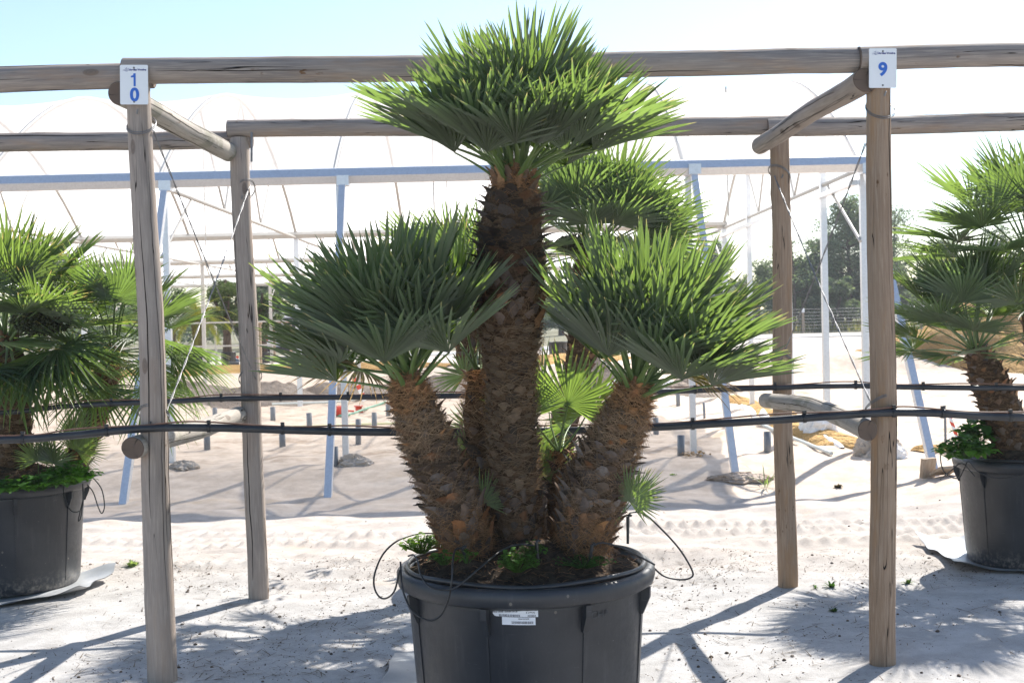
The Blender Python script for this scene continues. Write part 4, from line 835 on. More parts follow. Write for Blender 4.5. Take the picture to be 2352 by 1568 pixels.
mb = MB(); mb.lathe([(.02, .126), (.04, .126), (.04, .128), (.02, .128)], 20); mb.build('label_disc', M['white'], c)
# ochre sand beds with their white edging film
def bed(name, pts, wid, hgt, m, seed, label=None, cat=None, kind=None):
    P = smooth_path(on_ground(pts, 0) if len(pts[0]) == 2 else [Vector((x, y, th(x, y))) for x, y, _ in pts], 10); n = len(P); A_ = []
    for q, p in enumerate(P):
        d = (P[min(q + 1, n - 1)] - P[max(q - 1, 0)]).normalized(); s_ = Vector((-d.y, d.x, 0)); e = min(1, q / 4, (n - 1 - q) / 4); row = []
        for u in np.linspace(-1, 1, 13):
            ww = wid * (.6 + .4 * e) * (1 + .35 * float(vnoise(np.array(q * .25), np.array(u * .5 + 3), seed))); a = p + s_ * u * ww
            row.append((a.x, a.y, th(a.x, a.y) + hgt * (1 - u * u) * (.2 + .8 * e) + .03 * float(vnoise(np.array(a.x * 6), np.array(a.y * 6), seed)) * (1 - abs(u)) - (.03 if abs(u) > .95 else 0) + .012))
        A_.append(row)
    mb = MB(); mb.grid(np.array(A_)); o = mb.build(name, m, origin=tuple(P[0])); return tag(o, label, cat, None, kind)
bed('sand_strip', [(1675, 910), (1740, 940), (1800, 968), (1880, 1000), (1990, 1030)], .24, .06, M['ochre'], 1, kind='structure')
bed('sand_strip', [(-12, 44, 0), (-9, 43.5, 0), (-6, 44.5, 0), (-2.2, 44, 0)], 2.2, .22, M['ochre'], 2, kind='structure')
bed('sand_strip', [(-20, 44, 0), (-16, 43, 0), (-13, 44, 0)], 2.0, .2, M['ochre'], 4, kind='structure')
bed('sand_strip', [(-1.5, 45, 0), (1, 44, 0), (4, 45, 0)], 2.2, .25, M['ochre'], 5, kind='structure')
bed('sand_strip', [(2110, 1038), (2160, 1030), (2200, 1034)], .22, .03, M['ochre'], 6, kind='structure')
bed('edging_film', [(1690, 930), (1725, 945), (1760, 962), (1800, 980), (1838, 992), (1880, 1002), (1935, 1030)], .05, .06, M['white'], 7, 'crumpled white edging film along the ochre sand bed, right of the palm', 'plastic film')
lumpy('plastic_bag', gnd(1876, 996), .22, .12, .26, 8, 'white plastic bag slumped beside the ochre sand bed', 'bag', M['white'])
for q, (x, y, r_) in enumerate(((1430, 905, .35), (1465, 900, .28), (1500, 905, .3), (1530, 898, .24))):
    lumpy('white_sack', gnd(x, y), r_, r_ * .7, r_ * .7, 20 + q, ('first', 'second', 'third', 'fourth')[q] + ' white sack from the left in the row behind the right palm stem', 'sack', M['white'], 'white sacks behind the palm')

def pile(name, cx, cy, rx, ry, h, m, seed, label, cat):
    n, k = 120, 50; a = np.linspace(0, 2 * math.pi, n, endpoint=False); r = np.linspace(0, 1, k); RR, AA = np.meshgrid(r, a, indexing='xy'); AA = AA; RR = RR
    q = 1 + .3 * vnoise(np.cos(AA) * 2 + 5, np.sin(AA) * 2, seed); x = cx + np.cos(AA) * RR * rx * q; y = cy + np.sin(AA) * RR * ry * q
    z = terrain(x, y) + h * (1 - RR ** 1.35) * (1 + .3 * vnoise(x * .7, y * .7, seed)) + (.5 * vnoise(x * 1.7, y * 1.7, seed + 1) + .3 * vnoise(x * 4, y * 4, seed + 2) + .14 * vnoise(x * 9, y * 9, seed + 3)) * (1 - RR) ** .6 * min(1, h) - .06
    mb = MB(); mb.grid(np.stack([x, y, z], -1), wrap=True); o = mb.build(name, m, origin=(cx, cy, 0)); return tag(o, label, cat, 'piles of sand')
pile('sand_pile', 13.9, 32.5, 5.4, 4.2, 2.0, M['ochre'], 3, 'tall ochre sand pile behind the right palm', 'sand pile')
pile('sand_pile', 18.6, 30.0, 5.2, 4.0, 2.5, M['ochre'], 5, 'ochre sand pile at the right edge, behind the right palm', 'sand pile')

for q, (cx, cy, rx, ry, h, lab) in enumerate(((-6.9, 25.6, 1.5, 1.1, .42, 'grey spoil heap behind the left front log post, left of the two left bays'), (-5.0, 25.0, 1.5, 1.0, .46, 'grey spoil heap between the two left log posts'), (-3.3, 25.8, 1.6, 1.0, .42, 'grey spoil heap just right of the left rear log post'),
        (-1.4, 26.4, 1.2, .9, .4, 'grey spoil heap behind the left stem of the middle palm'), (1.9, 26.0, 1.5, 1.1, .55, 'grey spoil heap seen left of the right palm stem, below the black tubs'), (3.6, 24.5, 1.2, .8, .36, 'low grey spoil heap behind the third blue strut'))):
    pile('sand_pile', cx, cy, rx, ry, h, M['spoil'], 40 + 3 * q, lab, 'sand pile')

# sheets under the pots
def sheet(name, corners, m, label, seed, wave=.03, lift=.006, curl=()):
    P = [gnd(x, y) for x, y in corners]; n = 26; A_ = np.zeros((n, n, 3))
    for i in range(n):
        for j in range(n):
            u, v = i / (n - 1), j / (n - 1); p = P[0] * (1 - u) * (1 - v) + P[1] * u * (1 - v) + P[2] * u * v + P[3] * (1 - u) * v
            e = max(abs(2 * u - 1), abs(2 * v - 1)); z = th(p.x, p.y) + lift + wave * max(0, e - .45) * (.5 + float(vnoise(np.array(u * 3.3 + seed), np.array(v * 3.3), seed))) * 2
            for cu, cv, hh in curl: z += hh * math.exp(-((u - cu) ** 2 + (v - cv) ** 2) / .03)
            A_[i, j] = (p.x + .03 * float(vnoise(np.array(v * 5), np.array(u * 2.), seed)), p.y + .03 * float(vnoise(np.array(u * 5), np.array(v * 2.), seed + 1)), z)
    mb = MB(); mb.grid(A_); B_ = A_.copy(); B_[..., 2] -= .004; mb.grid(B_[::-1]); o = mb.build(name, m, origin=tuple(P[0])); return tag(o, label, 'plastic sheet', 'plastic sheets under the pots')
sheet('ground_sheet', [(2104, 1248), (2330, 1226), (2560, 1330), (2195, 1318)], M['mat_sheet'], 'pale grey sheet curling up under the right pot', 1, .05, .01, ((0, 0, .05), (0, 1, .03)))
sheet('ground_sheet', [(-60, 1345), (272, 1324), (180, 1372), (-110, 1412)], M['mat_sheet'], 'pale grey sheet with a long pointed corner under the left pot', 2, .05, .012, ((1, 0, .05), (1, 1, .05)))
sheet('ground_sheet', [(914, 1504), (1120, 1500), (1190, 1640), (850, 1640)], M['mat_dark'], 'slate grey sheet under the middle pot', 3, .02, .008)

# planks and a striped marker by the right pot
p = gnd(2150, 1096); mb = MB(); Mr = Matrix.Rotation(.5, 4, 'Z') @ Matrix.Rotation(.12, 4, 'X'); mb.box((0, 0, .09), (.09, .02, .1), Mr); o = mb.build('plank', M['plank']); o.location = p + Vector((-.06, .06, 0)); tag(o, 'short brown plank standing on edge by the right pot', 'plank', 'planks by the right pot')
mb = MB(); Mr = Matrix.Rotation(.35, 4, 'Z') @ Matrix.Rotation(-.45, 4, 'X'); mb.box((0, 0, .07), (.13, .10, .014), Mr); o = mb.build('plank', M['plank']); o.location = p + Vector((.08, -.03, 0)); tag(o, 'short pale plank leaning flat by the right pot', 'plank', 'planks by the right pot')
p = gnd(2172, 1030); st_ = empty('marker_stake', p, 'grey stake with red and white tape behind the right pot', 'marker stake'); mb = MB(); mb.tube([(0, 0, -.1), (.0, 0, .42), (-.005, 0, .5)], .015, 8); mb.build('stake', M['pvc'], st_)
mb = MB()
for q in range(6):
    z0, z1 = .42 - q * .05, .42 - (q + 1) * .05; x0, x1 = .01 + q * .016, .01 + (q + 1) * .016
    mb.add([(x0, -.02, z0), (x0 + .05, -.03 + .01 * (q % 2), z0 - .03), (x1 + .05, -.03 + .01 * ((q + 1) % 2), z1 - .03), (x1, -.02, z1)], [[0, 1, 2, 3]], mat=q % 2, smooth=False)
mb.build('tape', [M['red'], M['white']], st_)
def tape(name, pts, D, label):
    P = [at(x, y, D) for x, y in pts]; mb = MB(); Q = smooth_path(P, 6); s_ = Vector((0, 0, 1))
    for q in range(len(Q) - 1):
        a, b = Q[q], Q[q + 1]; d = (b - a).normalized(); n_ = d.cross(Vector((0, 1, 0))).normalized() * .045; mb.add([a - n_, b - n_, b + n_, a + n_], [[0, 1, 2, 3]], mat=(q // 3) % 2, smooth=False)
    o = mb.build(name, [M['red'], M['white']], origin=tuple(P[0])); return tag(o, label, 'barrier tape', 'pieces of red and white tape')
tape('barrier_tape', [(543, 818), (553, 826), (566, 836), (567, 856)], 45, 'red and white tape hanging by the far black tubs at left')
tape('barrier_tape', [(812, 868), (822, 884), (831, 903), (838, 920)], 24, 'red and white tape hanging right of the second blue strut')

# ------------------------------------------------------------------ drip hoses and stakes on the pots
def drip(label, loops, stakes, ring=None, D0=4.8):
    root = empty('drip_hose', at(*loops[0][0]), label, 'drip hose', 'thin black drip hoses on the pots'); O = tuple(root.location)
    for lp_ in loops:
        mb = MB(); mb.tube(smooth_path([at(*q) for q in lp_], 10), .0036, 7); mb.build('hose', M['rubber'], root, origin=O)
    for (x0, y0, x1, y1, D) in stakes:
        mb = MB(); a, b = at(x0, y0, D), at(x1, y1, D); mb.tube([b, a + (b - a) * .3, a], [.005, .006, .0065], 7); mb.tube([a, a + Vector((.008, 0, .006)), a + Vector((.014, 0, .002))], .006, 6); mb.build('stake', M['rubber'], root, origin=O)
    if ring:
        c, rr, z = ring; mb = MB(); mb.tube([(c.x + math.cos(t) * rr, c.y + math.sin(t) * rr, c.z + z + .004 * math.sin(t * 5)) for t in np.linspace(0, 2 * math.pi, 90)], .0095, 8, cap=False); mb.build('ring_hose', M['black_plastic'], root, origin=O)
    return root
drip('thin black drip hose looping over the rim of the middle pot', [
    [(1010, 1228, 5.0), (990, 1224, 4.95), (960, 1225, 4.9), (915, 1240, 4.8), (880, 1272, 4.75), (860, 1320, 4.7), (862, 1355, 4.7), (880, 1374, 4.68), (905, 1358, 4.62), (918, 1308, 4.62)],
    [(920, 1290, 4.66), (922, 1330, 4.6), (930, 1370, 4.5), (950, 1405, 4.45), (985, 1424, 4.42), (1012, 1412, 4.40), (1030, 1375, 4.38), (1038, 1330, 4.37), (1040, 1290, 4.42), (1046, 1262, 4.52), (1062, 1258, 4.56)],
    [(938, 1276, 4.68), (950, 1274, 4.62), (960, 1290, 4.55), (966, 1318, 4.46), (985, 1345, 4.40), (1020, 1354, 4.38), (1050, 1346, 4.36), (1100, 1305, 4.4), (1150, 1265, 4.52), (1190, 1250, 4.55), (1226, 1252, 4.55)],
    [(1442, 1184, 4.72), (1452, 1176, 4.74), (1480, 1180, 4.78), (1520, 1215, 4.8), (1562, 1262, 4.8), (1590, 1310, 4.8), (1586, 1326, 4.8), (1560, 1330, 4.8), (1525, 1322, 4.8), (1500, 1302, 4.8)],
    [(1362, 1252, 4.6), (1385, 1246, 4.6), (1430, 1258, 4.62), (1470, 1278, 4.64), (1504, 1296, 4.66)]],
    [(1442, 1186, 1442, 1248, 4.72), (1232, 1244, 1236, 1282, 4.55), (1360, 1252, 1354, 1290, 4.6), (1062, 1258, 1072, 1286, 4.56), (1002, 1226, 1008, 1246, 5.0)], (POT, .448, .667))
drip('thin black drip hose in tangled loops at the left pot', [
    [(140, 1112, 7.5), (150, 1080, 7.5), (146, 1130, 7.45), (160, 1168, 7.4), (178, 1175, 7.4), (190, 1160, 7.45), (190, 1110, 7.5)],
    [(186, 1105, 7.55), (205, 1092, 7.6), (232, 1120, 7.65), (240, 1160, 7.65), (234, 1178, 7.65), (226, 1165, 7.65), (214, 1130, 7.6), (200, 1112, 7.6)],
    [(190, 1112, 7.5), (192, 1140, 7.5), (184, 1175, 7.48), (180, 1195, 7.46), (186, 1186, 7.46), (192, 1140, 7.5)]], [], (POTL, .448, .667))
drip('thin black drip hose arching over the rim of the right pot', [
    [(2232, 1022, 7.5), (2226, 1010, 7.5), (2195, 1004, 7.55), (2168, 1018, 7.6), (2160, 1050, 7.62), (2170, 1085, 7.6), (2200, 1098, 7.5), (2215, 1075, 7.45), (2225, 1060, 7.42), (2250, 1085, 7.4), (2300, 1098, 7.36), (2370, 1085, 7.34)],
    [(2160, 1100, 7.6), (2185, 1080, 7.5), (2210, 1064, 7.45), (2240, 1095, 7.4)]], [(2232, 1020, 2236, 1050, 7.5)], (POTR, .448, .667))

# ------------------------------------------------------------------ price labels on the middle pot, scratched letters
def on_pot(x, y):                                   # point on the pot wall under a sight line, and the outward normal
    d = ray(x, y); a, b = 2.0 / FPX, POT.y / FPX
    f = lambda t: math.hypot((CAM + d * t - POT).x, (CAM + d * t - POT).y) - (.411 + .036 * min(1, max(0, ((CAM + d * t).z - POT.z - .06) / .51)))
    for _ in range(40):
        m = (a + b) / 2
        if f(m) > 0: a = m
        else: b = m
    p = CAM + d * a; n_ = Vector((p.x - POT.x, p.y - POT.y, 0)).normalized(); return p, n_
def price_label(x0, y0, x1, y1, outline, bars, lines, label, tilt, words_):
    c, n_ = on_pot((x0 + x1) / 2, (y0 + y1) / 2); hw = (x1 - x0) / 2 / FPX * c.y; hh = (y1 - y0) / 2 / FPX * c.y
    root = empty('price_label', c, label, 'label', 'white price labels'); ax = Vector((-n_.y, n_.x, 0)); ax = ax if ax.x > 0 else -ax; u = Vector((0, 0, 1)); nrm = ax.cross(u); rc = .442
    root.rotation_euler = Matrix((ax, -nrm, u)).transposed().to_euler()
    def w3(x, z, off): a_ = x * hw / rc; return (math.sin(a_) * (rc + off), (1 - math.cos(a_)) * rc - off, z * hh + x * hw * tilt)
    mb = MB(); nn = 12; top = np.interp(np.linspace(-1, 1, 25), *zip(*outline[0])); bot = np.interp(np.linspace(-1, 1, 25), *zip(*outline[1])); xx = np.linspace(-1, 1, 25)
    mb.grid(np.array([[w3(x, b, .003), w3(x, t, .003)] for x, b, t in zip(xx, bot, top)]), smooth=False); mb.build('paper', M['paper'], root)
    rd = random.Random(len(label))
    for (a, b, za, zb) in bars:
        mb = MB(); x = a
        while x < b:
            ww = rd.choice((.006, .01, .018)); mb.add([w3(x, za, .0042), w3(x + ww, za, .0042), w3(x + ww, zb, .0042), w3(x, zb, .0042)], [[0, 1, 2, 3]], smooth=False); x += ww + rd.choice((.007, .012, .018))
        mb.build('barcode', M['ink'], root)
    for (a, z, s_, body) in words_:
        o = text(body, 'lettering', M['ink'], root, w3(a, z, .0045), s_ * hh, .0002, 1, .0002, 'CENTER')
    return root
price_label(1131, 1400, 1236, 1415, (((-1, .3), (-.93, 1), (0, .9), (1, .85)), ((-1, -.2), (-.9, -1), (0, -1.0), (1, -1.1))), ((-.72, .2, -.95, -.3), (.55, .88, -1.0, -.45)), (), 'long white price label with a notched end, on the middle pot', -.015,
            ((-.45, .5, .5, 'AREIAS VERDES - GARDEN CENTER'), (.66, .25, .62, '€ 1.999,95')))
price_label(1153, 1416, 1230, 1434, (((-1, 1), (1, .95)), ((-1, -1), (1, -1))), ((-.42, .85, -.72, -.05),), (), 'shorter white label stuck below the long one, on the middle pot', -.02, ((.3, .6, .34, 'Chamaerops humilis'),))
c, n_ = on_pot(1378, 1410); sc_root = None
potobj = [o for o in bpy.data.objects if o.name.startswith('plant_pot') and (o.location - POT).length < .01][0]
ax = Vector((-n_.y, n_.x, 0)); ax = ax if ax.x > 0 else -ax
o = text('CHA', 'scratched_lettering', M['scratch'], potobj, Vector(c) - POT + n_ * .004, .034, 0, 1.2, .0003); o.rotation_euler = (R(90), 0, math.atan2(ax.y, ax.x))

# ------------------------------------------------------------------ small weeds
def weed(c, r, h, n, seed, label, shape='leafy', colr=(.09, .19, .04), leaf=.02, group='weeds in the pots'):
    rd = np.random.RandomState(seed); mb = MB()
    for _ in range(n):
        a = rd.uniform(0, 6.28)
        if shape == 'leafy':
            rr = r * math.sqrt(rd.rand()); z = h * rd.uniform(.1, 1) * (1 - .6 * (rr / r) ** 2); p = np.array([math.cos(a) * rr, math.sin(a) * rr * .8, z]); az, el = rd.uniform(0, 6.28), rd.uniform(-.3, .9); L = leaf * rd.uniform(.6, 1.4); W = L * .42
        else:
            p = np.array([rd.normal(0, r * .12), rd.normal(0, r * .12), 0]); az, el = a, rd.uniform(.5, 1.35); L = h * rd.uniform(.5, 1.1); W = leaf * .3
        d = np.array([math.cos(az) * math.cos(el), math.sin(az) * math.cos(el), math.sin(el)]); s_ = np.cross(d, [0, 0, 1.]); s_ /= np.linalg.norm(s_); up_ = np.cross(s_, d)
        rows = [[p + d * L * u - s_ * W * w2 + up_ * W * .25 * w2 - np.array([0, 0, L * .35 * u * u]), p + d * L * u - np.array([0, 0, L * .35 * u * u]), p + d * L * u + s_ * W * w2 + up_ * W * .25 * w2 - np.array([0, 0, L * .35 * u * u])] for u, w2 in ((0, .25), (.35, 1), (.7, .8), (1, .1))]
        k = rd.uniform(.6, 1.35); mb.grid(np.array(rows).transpose(1, 0, 2), col=np.array(colr) * k)
        if shape == 'leafy' and rd.rand() < .5: mb.tube([p, p * .5 + np.array([0, 0, -.01]), np.array([p[0] * .2, p[1] * .2, -.02])], .0012, 4, cap=False, col=np.array(colr) * .8)
    o = mb.build('weed', M['herb']); o.location = c; return tag(o, label, 'weed', group)
def soilp(x, y, D): return at(x, y, D)
weed(at(1188, 1300, 4.48), .075, .06, 170, 1, 'largest clump of green weeds at the front of the middle pot', leaf=.019)
weed(at(1222, 1268, 4.58), .05, .04, 80, 2, 'small green weed just above the largest clump in the middle pot', leaf=.017)
weed(at(968, 1258, 4.85), .085, .055, 170, 3, 'bright yellowish weeds at the left rear of the middle pot', colr=(.16, .27, .05), leaf=.02)
weed(at(1012, 1248, 5.0), .06, .05, 90, 7, 'pale weeds against the left stem foot in the middle pot', colr=(.15, .25, .06), leaf=.018)
weed(at(1020, 1284, 4.6), .055, .03, 40, 4, 'sparse flat green weed at the front left of the middle pot', leaf=.02)
weed(at(1072, 1280, 4.55), .04, .03, 22, 5, 'tiny green weed right of the sparse flat weed in the middle pot', leaf=.018)
weed(at(1340, 1290, 4.55), .12, .02, 110, 6, 'low spread of tiny green leaves at the front right of the middle pot', leaf=.011, colr=(.05, .12, .03))
weed(at(160, 1105, 7.5), .17, .12, 330, 8, 'bright leafy weed spilling over the right rim of the left pot', leaf=.04, colr=(.10, .24, .04))
weed(at(90, 1118, 7.3), .14, .07, 160, 9, 'broad leafed weeds at the front rim of the left pot, under the young fans', leaf=.05, colr=(.07, .18, .04))
weed(at(15, 1122, 7.25), .14, .06, 130, 10, 'broad leafed weeds at the front rim of the left pot, at the picture edge', leaf=.05, colr=(.06, .16, .035))
weed(at(2215, 1045, 7.55), .16, .12, 210, 11, 'leafy weeds hanging over the left rim of the right pot', leaf=.055, colr=(.08, .2, .035))
weed(at(2250, 1008, 7.75), .12, .14, 130, 12, 'upright leafy weeds behind the rim of the right pot', leaf=.07, colr=(.07, .18, .04))
GW = 'weeds growing in the sand'
for i, (x, y, r_, h_, n_, lab, cl) in enumerate(((303, 1300, .1, .1, 60, 'feathery pale weed in the sand beside the left front log post', (.2, .27, .12)), (1910, 1348, .05, .085, 26, 'dark green tuft between the two right log posts, the farther one', (.05, .12, .03)), (1916, 1404, .05, .06, 22, 'dark green tuft between the two right log posts, nearest the camera', (.06, .12, .04)),
        (2085, 1340, .06, .08, 26, 'green tuft just right of the right front log post', (.1, .17, .06)), (1872, 1350, .02, .05, 10, 'thin green sprout beside the farther dark tuft', (.09, .17, .05)), (1760, 1118, .08, .5, 12, 'tall thin weed behind the right rear log post', (.13, .18, .08)), (1545, 1090, .14, .03, 40, 'flat green weed on the sand left of the third blue strut', (.16, .26, .06)))):
    weed(gnd(x, y), r_, h_ * (.72 if h_ < .2 else 1), n_, 40 + i, lab, 'tuft', cl, .022, GW)
weed(gnd(1595, 1046), .2, .06, 60, 60, 'dry brown weeds at the foot of the widest pipe stub', 'leafy', (.22, .14, .08), .04, GW)
weed(gnd(1925, 1120), .1, .07, 70, 61, 'dark dry clump on the sand between the right log posts', 'tuft', (.07, .055, .04), .03, GW)

# ------------------------------------------------------------------ far things: trees, crates, van, fence, road
def leaf_cloud(mb, blobs, n, size, rd, cols, flat=.0, droop=0.):
    per = [b[3] * b[4] for b in blobs]; tot = sum(per)
    for (bx, by, bz, rx, rz), wgt in zip(blobs, per):
        m = int(n * wgt / tot) + 1; d = rd.normal(0, 1, (m, 3)); d /= np.linalg.norm(d, axis=1)[:, None]; d *= (rd.rand(m, 1) ** .45)
        p = np.array([bx, by, bz]) + d * np.array([rx, rx, rz]); az = rd.uniform(0, 6.28, m); el = rd.uniform(-.7, 1.0, m) - droop; L = size * rd.uniform(.6, 1.4, m); W = L * rd.uniform(.28, .5, m)
        dv = np.stack([np.cos(az) * np.cos(el), np.sin(az) * np.cos(el), np.sin(el)], -1); s_ = np.cross(dv, rd.normal(0, 1, (m, 3))); s_ /= np.linalg.norm(s_, axis=1)[:, None]
        V = np.stack([p - dv * L[:, None] * .5, p + s_ * W[:, None] * .5, p + dv * L[:, None] * .5, p - s_ * W[:, None] * .5], 1).reshape(-1, 3)
        k = rd.uniform(.55, 1.4, (m, 1)); base = np.array(cols)[rd.randint(len(cols), size=m)] * k * rd.uniform(.8, 1.2)
        mb.add(V, np.arange(m * 4).reshape(-1, 4), smooth=False, col=base)
PINE = [(.085, .12, .08), (.11, .15, .095), (.135, .165, .105)]; OLIVE = [(.10, .13, .07), (.08, .12, .04), (.14, .17, .10), (.06, .10, .03)]
def tree(name, x, D, ytop, label, group, seed, cols, nleaf, size, shape, lean=0., tr=.12, cat='tree'):
    X = (x - PXW / 2) / FPX * D; base = Vector((X, D, th(X, D))); top = at(x + lean, ytop, D); H = top.z - base.z; rd = np.random.RandomState(seed)
    root = empty(name, base, label, cat, group); tm = MB(); lx = lean / FPX * D
    tp = [(0, 0, -.2), (lx * .2 + rd.normal(0, .05), 0, H * .3), (lx * .6 + rd.normal(0, .08), 0, H * .65), (lx, 0, H * .97)]; tm.tube(smooth_path(tp, 6), np.linspace(tr, tr * .25, 19), 8)
    blobs = []
    if shape == 'pine':
        nb = int(9 + H * 2.4)
        for q in range(nb):
            f = .34 + .66 * (q + .5) / nb; a = q * 2.4 + rd.uniform(-.4, .4); R_ = H * .30 * (1.12 - f) ** .6 * rd.uniform(.5, 1.15); c = np.array([lx * f + math.cos(a) * R_, math.sin(a) * R_, H * f + R_ * rd.uniform(.05, .4)])
            tm.tube([(lx * f, 0, H * (f - .03)), (c[0] * .6 + lx * f * .4, c[1] * .6, (H * f + c[2]) / 2 - .05), tuple(c)], [tr * .34, tr * .2, tr * .1], 5, cap=False)
            for w_ in range(3): blobs.append((c[0] + rd.normal(0, .3), c[1] + rd.normal(0, .3), c[2] + rd.normal(0, .2), rd.uniform(.35, .7) * H / 7 + .15, rd.uniform(.26, .46) * H / 7 + .1))
    elif shape == 'bush':
        for q in range(30):
            f = rd.uniform(.16, .95); a = rd.uniform(0, 6.28); R_ = H * .62 * math.sqrt(rd.rand()) * (1.1 - .6 * f); blobs.append((math.cos(a) * R_, math.sin(a) * R_, H * f, rd.uniform(.3, .6) * H / 3, rd.uniform(.2, .45) * H / 3))
    else:
        for q in range(20):
            f = rd.uniform(.42, .96); a = q * 2.4; R_ = H * .27 * math.sqrt(rd.rand()) * (1.2 - .5 * f); c = (lx * f + math.cos(a) * R_, math.sin(a) * R_, H * f)
            if q % 2 == 0: tm.tube([(lx * .4, 0, H * .36), (c[0] * .6, c[1] * .6, H * (.36 + f) / 2), c], [tr * .4, tr * .25, tr * .1], 5, cap=False)
            blobs.append((*c, rd.uniform(.26, .5) * H / 4, rd.uniform(.2, .36) * H / 4))
    tm.build('trunk', M['bark'], root); cm = MB(); leaf_cloud(cm, blobs, int(nleaf * 2.2), size * .62, rd, cols); cm.build('crown', M['foliage'], root); return root
PG = 'pines beyond the wire fence'
tree('pine_tree', 1950, 74, 462, 'tallest pine with two dark stems, beyond the fence left of the right front log post', PG, 1, PINE, 5200, .3, 'pine', 6, .2)
tree('pine_tree', 1984, 77, 470, 'pine standing right behind the right front log post', PG, 2, PINE, 4200, .3, 'pine', 4, .18)
tree('pine_tree', 1824, 70, 500, 'thin sparse young pine beside the right rear log post', PG, 3, PINE, 750, .26, 'pine', -3, .09)
tree('pine_tree', 1880, 72, 560, 'bushy pine lower than the tallest one, between the right log posts', PG, 4, PINE, 4800, .3, 'pine', 10, .2)
tree('pine_tree', 1846, 76, 612, 'low dark pine just right of the thin young pine', PG, 5, PINE, 5600, .3, 'bush', 0, .16)
tree('pine_tree', 1915, 69, 640, 'leaning dark low pine with a crooked stem behind the fence', PG, 6, PINE, 5000, .3, 'bush', 25, .15)
tree('pine_tree', 2052, 78, 478, 'slim pine just right of the right front log post', PG, 7, PINE, 1900, .28, 'pine', 10, .14)
tree('pine_tree', 1742, 86, 626, 'round topped pine left of the right rear log post', PG, 8, PINE, 3200, .34, 'bush', 0, .2)
tree('pine_tree', 1640, 95, 560, 'distant pine behind the third blue strut', PG, 9, PINE, 2200, .36, 'pine', 0, .2)
tree('pine_tree', 2170, 80, 560, 'pine partly hidden by the leaves of the right palm', PG, 10, PINE, 3200, .3, 'pine', 0, .2)
tree('pine_tree', 2290, 84, 540, 'pine behind the right palm, close to the picture edge', PG, 11, PINE, 3200, .3, 'pine', 0, .2)
tree('pine_tree', 1800, 73, 596, 'bushy pine hidden behind the right rear log post', PG, 12, PINE, 5200, .3, 'bush', 0, .16)
tree('pine_tree', 1935, 76, 590, 'broad bushy pine at the feet of the tallest pine', PG, 13, PINE, 6500, .3, 'bush', 0, .18)
tree('pine_tree', 2020, 75, 600, 'bushy pine peeping out right of the right front log post', PG, 14, PINE, 5200, .3, 'bush', 0, .16)
tree('pine_tree', 2110, 79, 590, 'bushy pine behind the left leaf tips of the right palm', PG, 15, PINE, 5200, .3, 'bush', 0, .16)
LG = 'nursery trees at the far end of the greenhouse'
tree('olive_tree', 522, 50, 635, 'silvery leafy tree between the two left log posts, right of the feather palm', LG, 21, OLIVE, 4800, .16, 'round', 0, .22)
tree('olive_tree', 606, 53, 668, 'silvery leafy tree just right of the left rear log post', LG, 22, OLIVE, 3600, .16, 'round', 0, .18)
tree('olive_tree', 395, 54, 640, 'dark leafy tree behind the feather palm', LG, 23, [(.05, .09, .03), (.07, .11, .035)], 4200, .17, 'round', 0, .2)
tree('olive_tree', 560, 60, 700, 'low leafy tree directly behind the left rear log post', LG, 24, OLIVE, 3000, .18, 'round', 0, .2)
tree('pine_tree', 640, 82, 630, 'broad dark pine behind the white van', LG, 25, PINE, 6500, .34, 'bush', 0, .25)
tree('pine_tree', 740, 84, 640, 'broad dark pine behind the left crown of the middle palm', LG, 26, PINE, 6000, .34, 'bush', 0, .25)
tree('pine_tree', 560, 88, 622, 'broad dark pine behind the silvery leafy trees', LG, 27, PINE, 5500, .34, 'bush', 0, .25)
tree('pine_tree', 250, 88, 630, 'broad dark pine behind the left palm', LG, 28, PINE, 5500, .34, 'bush', 0, .25)
tree('pine_tree', 1290, 95, 655, 'distant pine behind the middle palm stems', LG, 29, PINE, 4500, .36, 'bush', 0, .25)
# feather palm
D = 46; X = (455 - PXW / 2) / FPX * D; dp = empty('date_palm', (X, D, th(X, D) + .45), 'feather palm with arching yellow green fronds in a black crate', 'palm tree'); rd = np.random.RandomState(8)
mb = MB(); mb.tube([(0, 0, 0), (.02, 0, .5), (0, 0, 1.25)], [.2, .19, .24], 12); mb.build('trunk', M['bark'], dp)
for k in range(26):
    az = k * 2.4; el = R(78 - 80 * (k / 26)); L = 1.6 * rd.uniform(.85, 1.1); mb = MB(); pts = []; p = np.array([0, 0, 1.3]); e = el
    for q in range(9): pts.append(p.copy()); p = p + np.array([math.cos(az) * math.cos(e), math.sin(az) * math.cos(e), math.sin(e)]) * L / 8; e -= .2
    P = np.array(pts); mb.tube(P, np.linspace(.02, .006, 9), 5, col=(.25, .26, .07))
    side = np.array([-math.sin(az), math.cos(az), 0])
    for q in np.linspace(.12, 1, 34):
        b = np.array([np.interp(q * 8, np.arange(9), P[:, j]) for j in range(3)]); t_ = P[min(8, int(q * 8) + 1)] - P[max(0, int(q * 8) - 1)]; t_ /= np.linalg.norm(t_)
        for s_ in (-1, 1):
            d = side * s_ * .8 + t_ * .55 + np.array([0, 0, .12]); l_ = .34 * (1 - .55 * abs(q - .45)); w_ = t_ * .018; kk = rd.uniform(.6, 1.3)
            mb.add([b - w_, b + w_, b + d * l_ + np.array([0, 0, -.06])], [[0, 1, 2]], smooth=False, col=(.21 * kk, .215 * kk, .035 * kk))
    mb.build('frond', M['foliage'], dp)
